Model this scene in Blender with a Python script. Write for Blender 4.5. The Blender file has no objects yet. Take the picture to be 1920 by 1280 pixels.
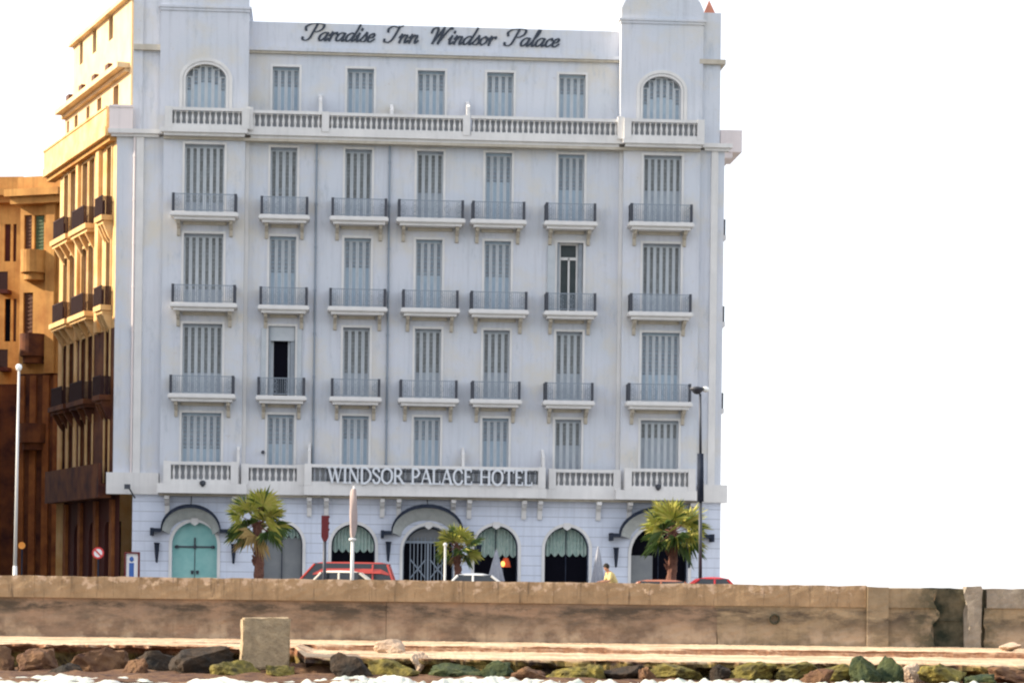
import bpy, math, random
from mathutils import Vector, Matrix, noise
random.seed(11)
S = bpy.context.scene
COL = S.collection
R = math.radians

# ------------------------------------------------------------------ camera
FPX, HZ, EYE, ROLL = 4796.0, 1092.0, 0.95, R(0.70)
cam = bpy.data.cameras.new('camera')
camo = bpy.data.objects.new('camera', cam); COL.objects.link(camo)
cam.sensor_width = 36; cam.lens = FPX / 1920 * 36
cam.shift_y = (HZ - 640) / 1920
cam.clip_start = 0.5; cam.clip_end = 20000
camo.location = (0, 0, EYE)
camo.rotation_euler = (R(90), -ROLL, 0)
S.camera = camo

# ------------------------------------------------------------------ light
SUN_EL, SUN_AZ = R(27), R(-90)          # azimuth from +Y, clockwise: -90 = from the left of the picture
w = bpy.data.worlds.new('World'); S.world = w; w.use_nodes = True
nt = w.node_tree
sky = nt.nodes.new('ShaderNodeTexSky'); sky.sky_type = 'NISHITA'; sky.sun_disc = False
sky.sun_elevation = SUN_EL; sky.sun_rotation = SUN_AZ
sky.air_density = 1.0; sky.dust_density = 1.5; sky.ozone_density = 1.2
bg = nt.nodes['Background']; bg.inputs[1].default_value = 0.15
hz = nt.nodes.new('ShaderNodeMix'); hz.data_type = 'RGBA'; hz.inputs[0].default_value = .75     # bright thin haze over the whole sky
nt.links.new(sky.outputs[0], hz.inputs[6]); hz.inputs[7].default_value = (4.75, 4.82, 5.05, 1)
nt.links.new(hz.outputs[2], bg.inputs[0])
sl = bpy.data.lights.new('sun', 'SUN'); sl.energy = 4.4; sl.angle = R(0.5); sl.color = (1, .86, .66)
so = bpy.data.objects.new('sun', sl); COL.objects.link(so)
sd = Vector((math.sin(SUN_AZ) * math.cos(SUN_EL), math.cos(SUN_AZ) * math.cos(SUN_EL), math.sin(SUN_EL)))
so.rotation_euler = sd.to_track_quat('Z', 'Y').to_euler(); so.location = (-60, 60, 60)
S.view_settings.view_transform = 'Standard'; S.view_settings.look = 'None'
S.view_settings.exposure = 1.12; S.view_settings.gamma = 1
S.cycles.filter_width = 2.2

# ------------------------------------------------------------------ measuring helpers
def ray(px, py):
    dx, dy = px - 960, HZ - py
    c, s = math.cos(ROLL), math.sin(ROLL)
    return Vector(((dx * c - dy * s) / FPX, 1, (dx * s + dy * c) / FPX))
CAMP = Vector((0, 0, EYE))
def at(px, py, Y):
    r = ray(px, py); return CAMP + r * Y
def zat(py, Y, px=960): return at(px, py, Y).z
def plane_hit(px, py, P, n):
    r = ray(px, py); t = (P - CAMP).dot(n) / r.dot(n); return CAMP + r * t
HA = R(4.2)
HP = Vector((0, 110, 0)); HT = Vector((math.cos(HA), math.sin(HA), 0)); HN = Vector((-math.sin(HA), math.cos(HA), 0))
_o = plane_hit(247, 1085, HP, HN); HO = Vector((_o.x, _o.y, 0))
def F(px, py, w=0.0):                     # a point of the hotel front, in metres along and up
    p = plane_hit(px, py, HO - HN * w, HN) - HO
    return p.dot(HT), p.z
XL = F(215, 600)[0]
WA = R(22.3)
WX = Vector((math.sin(WA), -math.cos(WA), 0)); WY = Vector((math.cos(WA), math.sin(WA), 0))
def Wp(px, py, w=0.0, x0=None):
    o = HO + HT * (XL if x0 is None else x0)
    p = plane_hit(px, py, o - WY * w, WY) - o
    return p.dot(WX), p.z

# ------------------------------------------------------------------ materials
def lin(c): return tuple(c) + (1,)
MATS = {}
def mat(name, c, rough=.85, c2=None, scale=1.5, streak=0, bump=0, bscale=30, metal=0, emit=0, extra=None, spec=.3):
    m = bpy.data.materials.new(name); m.use_nodes = True; MATS[name] = m
    n, l = m.node_tree.nodes, m.node_tree.links
    b = n['Principled BSDF']; b.inputs['Roughness'].default_value = rough; b.inputs['Metallic'].default_value = metal
    b.inputs['Specular IOR Level'].default_value = spec
    b.inputs['Base Color'].default_value = lin(c)
    tc = n.new('ShaderNodeTexCoord')
    def noi(sc, det=5, vec=None, ro=.6):
        t = n.new('ShaderNodeTexNoise'); t.inputs['Scale'].default_value = sc; t.inputs['Detail'].default_value = det; t.inputs['Roughness'].default_value = ro
        l.new(vec or tc.outputs['Object'], t.inputs['Vector']); return t.outputs['Fac']
    def ramp(fac, a, bb):
        r = n.new('ShaderNodeMapRange'); r.inputs[1].default_value = a; r.inputs[2].default_value = bb; l.new(fac, r.inputs[0]); return r.outputs[0]
    def mix(f, a, bb):
        x = n.new('ShaderNodeMix'); x.data_type = 'RGBA'
        if isinstance(f, float): x.inputs[0].default_value = f
        else: l.new(f, x.inputs[0])
        for sck, v in ((x.inputs[6], a), (x.inputs[7], bb)):
            if isinstance(v, tuple): sck.default_value = lin(v)
            else: l.new(v, sck)
        return x.outputs[2]
    col = None
    if c2:
        col = mix(ramp(noi(scale), .35, .68), c, c2)
    if streak:
        mp = n.new('ShaderNodeMapping'); mp.inputs['Scale'].default_value = (3.5, 3.5, .18); l.new(tc.outputs['Object'], mp.inputs[0])
        f = ramp(noi(1.6, 6, mp.outputs[0]), .5, .78)
        mu = n.new('ShaderNodeMath'); mu.operation = 'MULTIPLY'; mu.inputs[1].default_value = streak; l.new(f, mu.inputs[0])
        col = mix(mu.outputs[0], col or c, tuple(v * .45 for v in c))
    if extra: col = extra(n, l, tc, noi, ramp, mix, col or c) or col
    if col is not None and not isinstance(col, tuple): l.new(col, b.inputs['Base Color'])
    if bump:
        bp = n.new('ShaderNodeBump'); bp.inputs['Strength'].default_value = bump; bp.inputs['Distance'].default_value = .05
        l.new(noi(bscale, 6), bp.inputs['Height']); l.new(bp.outputs[0], b.inputs['Normal'])
    if emit:
        b.inputs['Emission Color'].default_value = lin(c); b.inputs['Emission Strength'].default_value = emit
    return m
M = MATS
def weather(n, l, tc, noi, ramp, mix, col):
    f1 = ramp(noi(.55, 4), .48, .70); c = mix(f1, col, (.60, .575, .53))
    mp = n.new('ShaderNodeMapping'); mp.inputs['Scale'].default_value = (1.3, 1.3, .35); l.new(tc.outputs['Object'], mp.inputs[0])
    f2 = ramp(noi(1.4, 9, mp.outputs[0], .75), .55, .72); m_ = n.new('ShaderNodeMath'); m_.operation = 'MULTIPLY'; m_.inputs[1].default_value = .85; l.new(f2, m_.inputs[0])
    c = mix(m_.outputs[0], c, (.38, .42, .47))
    f3 = ramp(noi(4.5, 8, None, .7), .62, .74); m2 = n.new('ShaderNodeMath'); m2.operation = 'MULTIPLY'; m2.inputs[1].default_value = .6; l.new(f3, m2.inputs[0])
    return mix(m2.outputs[0], c, (.42, .35, .30))
mat('plaster', (.60, .615, .67), c2=(.54, .575, .63), scale=.3, streak=.30, bump=.15, bscale=9, extra=weather)
mat('plaster_trim', (.72, .705, .69), c2=(.62, .61, .60), scale=.8, streak=.2)
mat('soffit_stain_shade', (.46, .41, .33), c2=(.54, .50, .43), scale=2.0, streak=.3)  # brown stain under slabs and cornices, deepened by shade painted into the colour
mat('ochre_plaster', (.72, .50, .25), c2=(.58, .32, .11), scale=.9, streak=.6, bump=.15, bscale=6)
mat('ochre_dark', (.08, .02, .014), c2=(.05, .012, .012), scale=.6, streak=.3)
mat('maroon_shade_plaster', (.15, .05, .016), c2=(.03, .006, .008), scale=.9, streak=.5)  # deep shade of the side street put into the wall colour
mat('glare_cream_plaster', (.72, .55, .34), c2=(.66, .46, .25), scale=.9, streak=.4)  # top of the wing: overexposed sunlight put into a paler colour
mat('orange_plaster', (.56, .30, .09), c2=(.36, .16, .045), scale=.9, streak=.7)
mat('baluster_grey', (.27, .29, .32), c2=(.35, .37, .39), scale=3)
mat('street_stripe', (.30, .11, .03), c2=(.14, .04, .015), scale=1.2, streak=.5)
mat('pink_plaster', (.78, .69, .67), c2=(.72, .65, .64), scale=.7, streak=.25)
def rust(n, l, tc, noi, ramp, mix, col):
    sp = n.new('ShaderNodeSeparateXYZ'); l.new(tc.outputs['Object'], sp.inputs[0])
    m1 = n.new('ShaderNodeMath'); m1.operation = 'MODULO'; m1.inputs[1].default_value = .42; l.new(sp.outputs['Z'], m1.inputs[0])
    m2 = n.new('ShaderNodeMath'); m2.operation = 'LESS_THAN'; m2.inputs[1].default_value = .035; l.new(m1.outputs[0], m2.inputs[0])
    return mix(m2.outputs[0], col, (.42, .45, .52))
mat('banded_plaster', (.66, .70, .80), c2=(.58, .63, .74), scale=.6, streak=.3, extra=rust, bump=.2, bscale=8)
mat('shutter_frame', (.50, .53, .56), rough=.7, c2=(.43, .47, .50), scale=2)
mat('shutter_slat', (.20, .21, .21), rough=.9, c2=(.30, .32, .33), scale=2)
mat('shutter_panel', (.27, .30, .34), rough=.7, c2=(.34, .38, .42), scale=2)
mat('shutter_blue', (.29, .37, .45), rough=.7, c2=(.35, .43, .50), scale=2)
mat('iron', (.06, .065, .08), rough=.5, metal=.3)
mat('iron_light', (.24, .28, .33), rough=.5, metal=.2)
mat('iron_bronze', (.03, .010, .010), rough=.8)
mat('glass', (.02, .025, .03), rough=.08, spec=.6)
mat('dark_interior', (.006, .006, .010), rough=1, spec=.05)
mat('dull_glass', (.035, .05, .05), rough=.4, c2=(.06, .07, .075), scale=1.2, spec=.2)
mat('teal', (.20, .44, .42), rough=.6, c2=(.28, .52, .49), scale=2)
mat('curtain', (.30, .42, .38), rough=.8, c2=(.48, .56, .50), scale=6)
mat('blind', (.20, .21, .22), rough=.8, c2=(.24, .25, .25), scale=2)
mat('slate', (.018, .024, .04), rough=.9, c2=(.035, .042, .06), scale=3, spec=.1)
mat('gap_shade', (.27, .28, .30), c2=(.34, .35, .36), scale=2)  # dark tone painted in for the shade between balusters
mat('lining', (.46, .48, .46), c2=(.36, .38, .37), scale=3)
mat('letter_dark', (.035, .045, .065), rough=.5)
mat('letter_white', (.66, .69, .73), rough=.5)
mat('roof_tile', (.55, .22, .14), rough=.8, c2=(.45, .18, .12), scale=4)
mat('green_shutter', (.05, .10, .05), rough=.6, c2=(.10, .12, .06), scale=2)
mat('brown_shutter', (.10, .04, .02), rough=.6)
mat('asphalt', (.05, .05, .052), c2=(.07, .07, .07), bump=.2)
mat('paving', (.38, .36, .33), c2=(.30, .29, .27), scale=1.2, bump=.2)
mat('earth', (.30, .25, .19), c2=(.24, .20, .15), scale=.1)
mat('line_paint', (.75, .75, .72))
mat('white_metal', (.62, .61, .59), rough=.4)
mat('pink_cloth', (.42, .34, .32), rough=.9, c2=(.34, .27, .26), scale=3)
mat('lamp_glass', (.85, .87, .85), rough=.3)
mat('red_metal', (.13, .012, .015), rough=.4)
mat('sign_white', (.8, .8, .8), rough=.4)
mat('sign_red', (.62, .05, .05), rough=.4)
mat('sign_blue', (.05, .13, .4), rough=.4)
mat('orange_paint', (.85, .33, .06), rough=.5)
def car_paint(name, c): mat(name, c, rough=.22, spec=.6)
car_paint('paint_red_van', (.42, .045, .03)); car_paint('paint_cream', (.72, .66, .56)); car_paint('paint_white', (.74, .72, .68)); car_paint('paint_red', (.40, .015, .02)); car_paint('paint_rust', (.30, .10, .05))
mat('tyre', (.02, .02, .02)); mat('chrome', (.6, .6, .6), rough=.2, metal=1)
mat('trunk', (.20, .09, .06), c2=(.10, .045, .035), scale=6, bump=.6, bscale=14)
mat('frond_sunlit', (.30, .33, .045), rough=.5, c2=(.46, .40, .10), scale=3)
mat('frond_shaded', (.055, .10, .025), rough=.5, c2=(.09, .14, .03), scale=3)
mat('frond_dry', (.42, .30, .12), rough=.8)
mat('skin', (.42, .22, .14), rough=.6); mat('hair', (.02, .016, .012), rough=.7); mat('yellow_shirt', (.58, .46, .20)); mat('trousers', (.05, .06, .1))
mat('parasol_cloth', (.26, .27, .31), c2=(.34, .35, .39), scale=4)
mat('flame', (1, .42, .10), emit=1.0)
mat('lampshade_red', (.6, .09, .03))
def wallx(n, l, tc, noi, ramp, mix, col):
    sp = n.new('ShaderNodeSeparateXYZ'); l.new(tc.outputs['Object'], sp.inputs[0])
    # soot and algae below the coping band, in patches
    band = ramp(sp.outputs['Z'], .42, .2)
    mp = n.new('ShaderNodeMapping'); mp.inputs['Scale'].default_value = (.45, 1, 1.6); l.new(tc.outputs['Object'], mp.inputs[0])
    pat = ramp(noi(1.1, 9, mp.outputs[0], .72), .44, .58)
    mu = n.new('ShaderNodeMath'); mu.operation = 'MULTIPLY'; l.new(band, mu.inputs[0]); l.new(pat, mu.inputs[1])
    low = ramp(sp.outputs['Z'], -.35, .15); mlow = n.new('ShaderNodeMath'); mlow.operation = 'MULTIPLY_ADD'; mlow.inputs[1].default_value = .6; mlow.inputs[2].default_value = .5; l.new(low, mlow.inputs[0])
    mx = n.new('ShaderNodeMath'); mx.operation = 'MULTIPLY'; l.new(mu.outputs[0], mx.inputs[0]); l.new(mlow.outputs[0], mx.inputs[1])
    c = mix(mx.outputs[0], col, (.075, .058, .042))
    # pale salt bloom near the foot
    foot = ramp(sp.outputs['Z'], .0, -.62); fp = ramp(noi(1.1, 6), .45, .62)
    m3 = n.new('ShaderNodeMath'); m3.operation = 'MULTIPLY'; l.new(foot, m3.inputs[0]); l.new(fp, m3.inputs[1])
    c = mix(m3.outputs[0], c, (.42, .32, .22))
    mp2 = n.new('ShaderNodeMapping'); mp2.inputs['Scale'].default_value = (2.2, 1, .12); l.new(tc.outputs['Object'], mp2.inputs[0])
    s = ramp(noi(1.5, 6, mp2.outputs[0]), .56, .8)
    m4 = n.new('ShaderNodeMath'); m4.operation = 'MULTIPLY'; m4.inputs[1].default_value = .75; l.new(s, m4.inputs[0])
    return mix(m4.outputs[0], c, (.12, .085, .06))
mat('sea_wall', (.31, .21, .14), c2=(.19, .135, .095), scale=.9, extra=wallx, bump=.7, bscale=7)
def wallr(n, l, tc, noi, ramp, mix, col):
    c = wallx(n, l, tc, noi, ramp, mix, col)
    sp = n.new('ShaderNodeSeparateXYZ'); l.new(tc.outputs['Object'], sp.inputs[0])
    xc = at(1790, 1150, 75).x
    a = n.new('ShaderNodeMath'); a.operation = 'SUBTRACT'; a.inputs[1].default_value = xc; l.new(sp.outputs['X'], a.inputs[0])
    b = n.new('ShaderNodeMath'); b.operation = 'ABSOLUTE'; l.new(a.outputs[0], b.inputs[0])
    d = n.new('ShaderNodeMath'); d.operation = 'MULTIPLY'; l.new(ramp(b.outputs[0], 1.7, .5), d.inputs[0]); l.new(ramp(noi(2.4, 7, None, .7), .38, .56), d.inputs[1])
    return mix(d.outputs[0], c, (.05, .05, .03))          # weed and damp spreading from the drain
mat('sea_wall_right', (.33, .25, .155), c2=(.20, .155, .10), scale=1.1, extra=wallr, bump=.8, bscale=6)
def wornx(n, l, tc, noi, ramp, mix, col):
    sp = n.new('ShaderNodeSeparateXYZ'); l.new(tc.outputs['Object'], sp.inputs[0])
    a = n.new('ShaderNodeMath'); a.operation = 'ADD'; l.new(sp.outputs['Z'], a.inputs[0]); l.new(ramp(noi(3.5, 5), .3, .7), a.inputs[1])
    c = mix(ramp(a.outputs[0], 1.40, 1.62), col, (.50, .37, .26))
    mp = n.new('ShaderNodeMapping'); mp.inputs['Scale'].default_value = (3, 1, .3); l.new(tc.outputs['Object'], mp.inputs[0])
    return mix(ramp(noi(2.2, 8, mp.outputs[0], .7), .56, .70), c, (.12, .085, .055))
mat('coping', (.36, .25, .145), c2=(.24, .165, .095), scale=1.6, streak=.5, bump=.6, bscale=9, extra=wornx)
mat('algae', (.012, .018, .010), c2=(.13, .11, .07), scale=1.6, bump=.5)
mat('pale_concrete', (.30, .26, .21), c2=(.17, .145, .11), scale=2.5, streak=.4, bump=.5, bscale=14)
def ledgex(n, l, tc, noi, ramp, mix, col):
    mp = n.new('ShaderNodeMapping'); mp.inputs['Scale'].default_value = (.35, 1.2, 1); l.new(tc.outputs['Object'], mp.inputs[0])
    f = ramp(noi(1.2, 7, mp.outputs[0], .65), .48, .62)
    c = mix(f, col, (.34, .19, .11))
    sp = n.new('ShaderNodeSeparateXYZ'); l.new(tc.outputs['Object'], sp.inputs[0])
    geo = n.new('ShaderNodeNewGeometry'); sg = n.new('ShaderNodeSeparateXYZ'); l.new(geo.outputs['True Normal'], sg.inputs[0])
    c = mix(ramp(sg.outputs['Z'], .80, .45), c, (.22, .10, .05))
    z = ramp(sp.outputs['Z'], -.99, -1.10)
    f2 = ramp(noi(1.8, 6), .40, .60)
    c = mix(z, c, mix(f2, (.17, .12, .03), (.022, .012, .009)))
    return c
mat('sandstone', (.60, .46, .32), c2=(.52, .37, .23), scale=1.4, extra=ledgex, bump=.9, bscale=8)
mat('rock_brown', (.16, .085, .04), c2=(.05, .02, .014), scale=2.2, bump=.9, bscale=8)
mat('rock_dark', (.014, .012, .010), c2=(.05, .03, .016), scale=2.2, bump=.9, bscale=8)
mat('rock_moss', (.21, .17, .035), c2=(.035, .03, .012), scale=3.4, bump=.9, bscale=10)
mat('rock_green', (.015, .03, .014), c2=(.07, .08, .025), scale=3, bump=.9, bscale=10)
mat('rock_pale', (.50, .38, .28), c2=(.34, .25, .18), scale=2, bump=.9, bscale=10)
mat('block_concrete', (.42, .32, .20), c2=(.25, .19, .12), scale=4, bump=.9, bscale=16)
mat('foam', (.64, .62, .55), c2=(.34, .40, .36), scale=2.6, bump=.4, bscale=14)
mat('water', (.05, .10, .10), rough=.12, bump=.5, bscale=2, spec=.5)

# ------------------------------------------------------------------ mesh helpers
class MB:
    def __init__(s, mx=None): s.v = []; s.f = []; s.m = []; s.mx = mx or Matrix()
    def add(s, vs, fs, mi=0):
        o = len(s.v); s.v += [tuple(s.mx @ Vector(p)) for p in vs]; s.f += [tuple(i + o for i in f) for f in fs]; s.m += [mi] * len(fs)
    def box(s, x0, x1, y0, y1, z0, z1, mi=0):
        if x0 > x1: x0, x1 = x1, x0
        if y0 > y1: y0, y1 = y1, y0
        if z0 > z1: z0, z1 = z1, z0
        s.add([(x0,y0,z0),(x1,y0,z0),(x1,y1,z0),(x0,y1,z0),(x0,y0,z1),(x1,y0,z1),(x1,y1,z1),(x0,y1,z1)],
              [(0,3,2,1),(4,5,6,7),(0,1,5,4),(1,2,6,5),(2,3,7,6),(3,0,4,7)], mi)
    def quad(s, a, b, c, d, mi=0): s.add([a, b, c, d], [(0, 1, 2, 3)], mi)
    def extrude(s, poly, axis, a, b, mi=0):      # poly in the other two axes, ccw
        n = len(poly)
        def P(p, t):
            return {'x': (t, p[0], p[1]), 'y': (p[0], t, p[1]), 'z': (p[0], p[1], t)}[axis]
        vs = [P(p, a) for p in poly] + [P(p, b) for p in poly]
        fs = [tuple(range(n)), tuple(range(2*n-1, n-1, -1))] + [(i, i+n, (i+1) % n + n, (i+1) % n) for i in range(n)]
        s.add(vs, fs, mi)
    def tube(s, p0, p1, r0, r1=None, n=8, mi=0, caps=True):
        r1 = r0 if r1 is None else r1
        p0, p1 = Vector(p0), Vector(p1); d = (p1 - p0).normalized()
        a = d.orthogonal().normalized(); b = d.cross(a)
        vs = []
        for p, r in ((p0, r0), (p1, r1)):
            for k in range(n):
                t = 2*math.pi*k/n; vs.append(p + (a*math.cos(t) + b*math.sin(t))*r)
        fs = [(k, (k+1) % n, (k+1) % n + n, k+n) for k in range(n)]
        if caps: fs += [tuple(range(n-1, -1, -1)), tuple(range(n, 2*n))]
        s.add(vs, fs, mi)
    def lathe(s, prof, cx=0, cy=0, n=12, mi=0):
        vs = []
        for r, z in prof:
            for k in range(n):
                t = 2*math.pi*k/n; vs.append((cx + r*math.cos(t), cy + r*math.sin(t), z))
        fs = []
        for j in range(len(prof)-1):
            for k in range(n):
                fs.append((j*n+k, j*n+(k+1) % n, (j+1)*n+(k+1) % n, (j+1)*n+k))
        fs += [tuple(range(n-1, -1, -1)), tuple(range((len(prof)-1)*n, len(prof)*n))]
        s.add(vs, fs, mi)
    def mesh(s, name, mats, smooth=False):
        me = bpy.data.meshes.new(name); me.from_pydata(s.v, [], s.f)
        for m in (mats if isinstance(mats, (list, tuple)) else [mats]): me.materials.append(M[m])
        me.polygons.foreach_set('material_index', s.m)
        if smooth: me.polygons.foreach_set('use_smooth', [True]*len(s.f))
        me.update(); return me
    def build(s, name, mats, parent=None, smooth=False, loc=None):
        return link(name, s.mesh(name, mats, smooth), parent, loc)
def link(name, me, parent=None, loc=None, rot=None):
    o = bpy.data.objects.new(name, me); COL.objects.link(o)
    if parent: o.parent = parent
    if loc is not None: o.location = loc
    if rot is not None: o.rotation_euler = rot
    return o
def thing(name, label, cat, loc=(0,0,0), rz=0, group=None):
    o = bpy.data.objects.new(name, None); COL.objects.link(o); o.empty_display_size = .3
    o.location = loc; o.rotation_euler = (0, 0, rz)
    return tag(o, label, cat, group)
def tag(o, label, cat, group=None):
    o['label'] = label; o['category'] = cat
    if group: o['group'] = group
    return o
def struct(o, kind='structure'): o['kind'] = kind; return o
def copy_tree(o, parent=None):
    c = o.copy(); COL.objects.link(c); c.parent = parent
    for ch in list(o.children): copy_tree(ch, c)
    return c

def wall_holes(mb, x0, x1, z0, z1, y, holes, depth=.35, mi=0, arch_n=16):
    """vertical wall sheet at y facing -y; holes (hx0,hx1,hz0,hz1,arch) with reveals"""
    xs = sorted({x0, x1} | {h[i] for h in holes for i in (0, 1)}); zs = sorted({z0, z1} | {h[i] for h in holes for i in (2, 3)})
    xs = [x for x in xs if x0-1e-6 <= x <= x1+1e-6]; zs = [z for z in zs if z0-1e-6 <= z <= z1+1e-6]
    for i in range(len(xs)-1):
        for j in range(len(zs)-1):
            cx, cz = (xs[i]+xs[i+1])/2, (zs[j]+zs[j+1])/2
            if any(h[0] < cx < h[1] and h[2] < cz < h[3] for h in holes): continue
            mb.quad((xs[i], y, zs[j]), (xs[i+1], y, zs[j]), (xs[i+1], y, zs[j+1]), (xs[i], y, zs[j+1]), mi)
    for hx0, hx1, hz0, hz1, ar in holes:
        y2 = y + depth; r = (hx1-hx0)/2; rise = r*ar; zs_ = hz1 - rise; cx = (hx0+hx1)/2
        mb.quad((hx0, y, hz0), (hx0, y, zs_), (hx0, y2, zs_), (hx0, y2, hz0), mi)
        mb.quad((hx1, y, zs_), (hx1, y, hz0), (hx1, y2, hz0), (hx1, y2, zs_), mi)
        mb.quad((hx0, y, hz0), (hx0, y2, hz0), (hx1, y2, hz0), (hx1, y, hz0), mi)
        if not ar:
            mb.quad((hx0, y, hz1), (hx1, y, hz1), (hx1, y2, hz1), (hx0, y2, hz1), mi)
        else:
            pts = [(cx - r*math.cos(math.pi*k/arch_n), zs_ + rise*math.sin(math.pi*k/arch_n)) for k in range(arch_n+1)]
            for (a, b), (c, d) in zip(pts, pts[1:]):
                mb.quad((a, y, b), (a, y2, b), (c, y2, d), (c, y, d), mi)
                mb.quad((a, y, b), (c, y, d), (c, y, hz1), (a, y, hz1), mi) if abs(a-c) > 1e-6 else None
def arch_pts(cx, r, zs_, rise, n=18):
    return [(cx - r*math.cos(math.pi*k/n), zs_ + rise*math.sin(math.pi*k/n)) for k in range(n+1)]
def surround(mb, x0, x1, z0, z1, ar, y, wd, th, mi=0):
    """raised moulding round an opening (jambs and head)"""
    r = (x1-x0)/2; cx = (x0+x1)/2; zs_ = z1 - r*ar
    if ar:
        i = [(x0, z0)] + arch_pts(cx, r, zs_, r*ar) + [(x1, z0)]
        o = [(x0-wd, z0)] + arch_pts(cx, r+wd, zs_, r*ar+wd) + [(x1+wd, z0)]
    else:
        i = [(x0, z0), (x0, z1), (x1, z1), (x1, z0)]; o = [(x0-wd, z0), (x0-wd, z1+wd), (x1+wd, z1+wd), (x1+wd, z0)]
    for k in range(len(i)-1):
        a, b, c, d = i[k], i[k+1], o[k+1], o[k]
        mb.quad((d[0], y-th, d[1]), (a[0], y-th, a[1]), (b[0], y-th, b[1]), (c[0], y-th, c[1]), mi)
        mb.quad((d[0], y, d[1]), (d[0], y-th, d[1]), (c[0], y-th, c[1]), (c[0], y, c[1]), mi)
        mb.quad((a[0], y-th, a[1]), (a[0], y+.02, a[1]), (b[0], y+.02, b[1]), (b[0], y-th, b[1]), mi)

# ------------------------------------------------------------------ ground, road, sea
def sheet(name, x0, x1, y0, y1, z, m):
    mb = MB(); mb.quad((x0, y0, z), (x1, y0, z), (x1, y1, z), (x0, y1, z)); return struct(mb.build(name, m))
WALLY = 75.0
sheet('ground', -9000, 9000, WALLY+.3, 18000, -.006, 'earth')
sheet('road', -400, 400, 83, 99.5, 0.0, 'asphalt')
mb = MB(); mb.box(-400, 400, WALLY+.4, 83, -.5, .13); struct(mb.build('promenade', 'paving'))
mb = MB(); mb.box(-400, -24, 99.5, 104, -.5, .13); mb.box(-17, 400, 99.5, 112, -.5, .131); struct(mb.build('pavement', 'paving'))
mb = MB()
for k in range(-40, 40):
    mb.box(k*5, k*5+2.4, 91.1, 91.25, .001, .005)
struct(mb.build('road_markings', 'line_paint'))
sheet('sea', -9000, 9000, -9000, 68, -1.55, 'water')

# ------------------------------------------------------------------ sea wall
def smooth_noise(x, y=0, z=0, s=1.0): return noise.noise(Vector((x*s, y*s, z*s)))
sw = thing('sea_wall', 'long stained brown masonry sea wall running behind the lit stone ledge', 'wall', (0, WALLY, 0))
BX0 = at(1752, 1150, WALLY).x; BX1 = at(1812, 1150, WALLY).x; PX1 = at(1838, 1150, WALLY).x; GX1 = at(1850, 1150, WALLY).x
ZT = .985; ZB = .36
def rough_wall(name, m, x0, x1, z0, z1, yb, parent, top_var=.015, side=.05, jit=0):
    mb = MB(); nx = max(2, int((x1-x0)/.25)); nz = max(2, int((z1-z0)/.12))
    idx = {}
    vs = []
    for i in range(nx+1):
        for j in range(nz+1):
            x = x0 + (x1-x0)*i/nx; z = z0 + (z1-z0)*j/nz
            if j == nz: z += top_var*(smooth_noise(x, 3, 7, 1.3) + .6*smooth_noise(x, 9, 1, 5))
            if jit and i in (0, nx): x += jit*smooth_noise(x, 4, z, 2.2)
            y = yb + side*smooth_noise(x, 0, z, .9) + .02*smooth_noise(x, 5, z, 6)
            idx[i, j] = len(vs); vs.append((x, y, z))
    fs = [(idx[i, j], idx[i+1, j], idx[i+1, j+1], idx[i, j+1]) for i in range(nx) for j in range(nz)]
    b = len(vs)
    for i in range(nx+1):
        x, y, z = vs[idx[i, nz]]; vs.append((x, .62, z)); 
    fs += [(idx[i, nz], idx[i+1, nz], b+i+1, b+i) for i in range(nx)]
    c = len(vs)
    for i in range(nx+1): vs.append((vs[idx[i, 0]][0], .62, z0))
    fs += [(b+i, b+i+1, c+i+1, c+i) for i in range(nx)] + [(idx[i+1, 0], idx[i, 0], c+i, c+i+1) for i in range(nx)]
    # ends
    for i, flip in ((0, 1), (nx, 0)):
        loop = [idx[i, j] for j in range(nz+1)] + [b+i, c+i]
        fs.append(tuple(loop[::-1] if flip else loop))
    mb.add(vs, fs)
    return mb.build(name, m, parent)
SEAM = at(724, 1160, WALLY).x; SEAM2 = at(1345, 1160, WALLY).x
rough_wall('wall_body', 'sea_wall', -60, SEAM-.006, -1.6, ZB+.01, .05, sw)
rough_wall('wall_body', 'sea_wall', SEAM+.006, SEAM2-.01, -1.6, ZB+.01, .03, sw)
rough_wall('wall_body', 'sea_wall_right', SEAM2+.01, BX0, -1.6, ZB+.01, .03, sw, jit=.3)
rough_wall('wall_body', 'sea_wall_right', GX1, 70, -1.6, ZB+.03, .03, sw, jit=.25)
for a, b in ((-60, -14.0), (-13.994, SEAM-.5), (SEAM-.494, 1.2), (1.206, SEAM2), (SEAM2+.006, BX0-2.0)):
    rough_wall('coping', 'coping', a, b, ZB, ZT, -.05 if b < 3 else -.02, sw, .035, .03)
rough_wall('coping', 'sea_wall_right', BX0-1.98, BX0-1.36, -1.2, ZT-.03, -.12, sw, .03, .03)
rough_wall('coping', 'sea_wall_right', BX0-1.34, BX0+.05, ZB, ZT-.06, -.04, sw, .05, .03, jit=.3)
rough_wall('coping', 'pale_concrete', GX1, 70, ZB+.02, ZT-.03, -.03, sw, .05, .03)
rough_wall('drain_recess', 'algae', BX0-.3, BX1+.1, -1.4, ZT-.04, .30, sw, .08, .12)
rough_wall('buttress', 'pale_concrete', BX1, PX1, -1.4, ZT+.03, -.08, sw, .07, .06, jit=.22)
rough_wall('joint', 'algae', PX1, GX1, -1.4, ZT-.05, .15, sw, .03, .03)
mb = MB(); mb.lathe([(.14, 0), (.17, .02), (.17, .03), (.11, .03), (.11, -.2)], n=14)
p = at(1452, 1160, WALLY)
mb2 = MB(Matrix.Translation((p.x, -.03, p.z)) @ Matrix.Rotation(R(90), 4, 'X')); mb2.lathe([(.10, -.2), (.13, .0), (.13, .05), (.16, .06), (.12, .06), (.10, -.15)], n=14)
mb2.build('drain_outlet', 'algae', sw)

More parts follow.
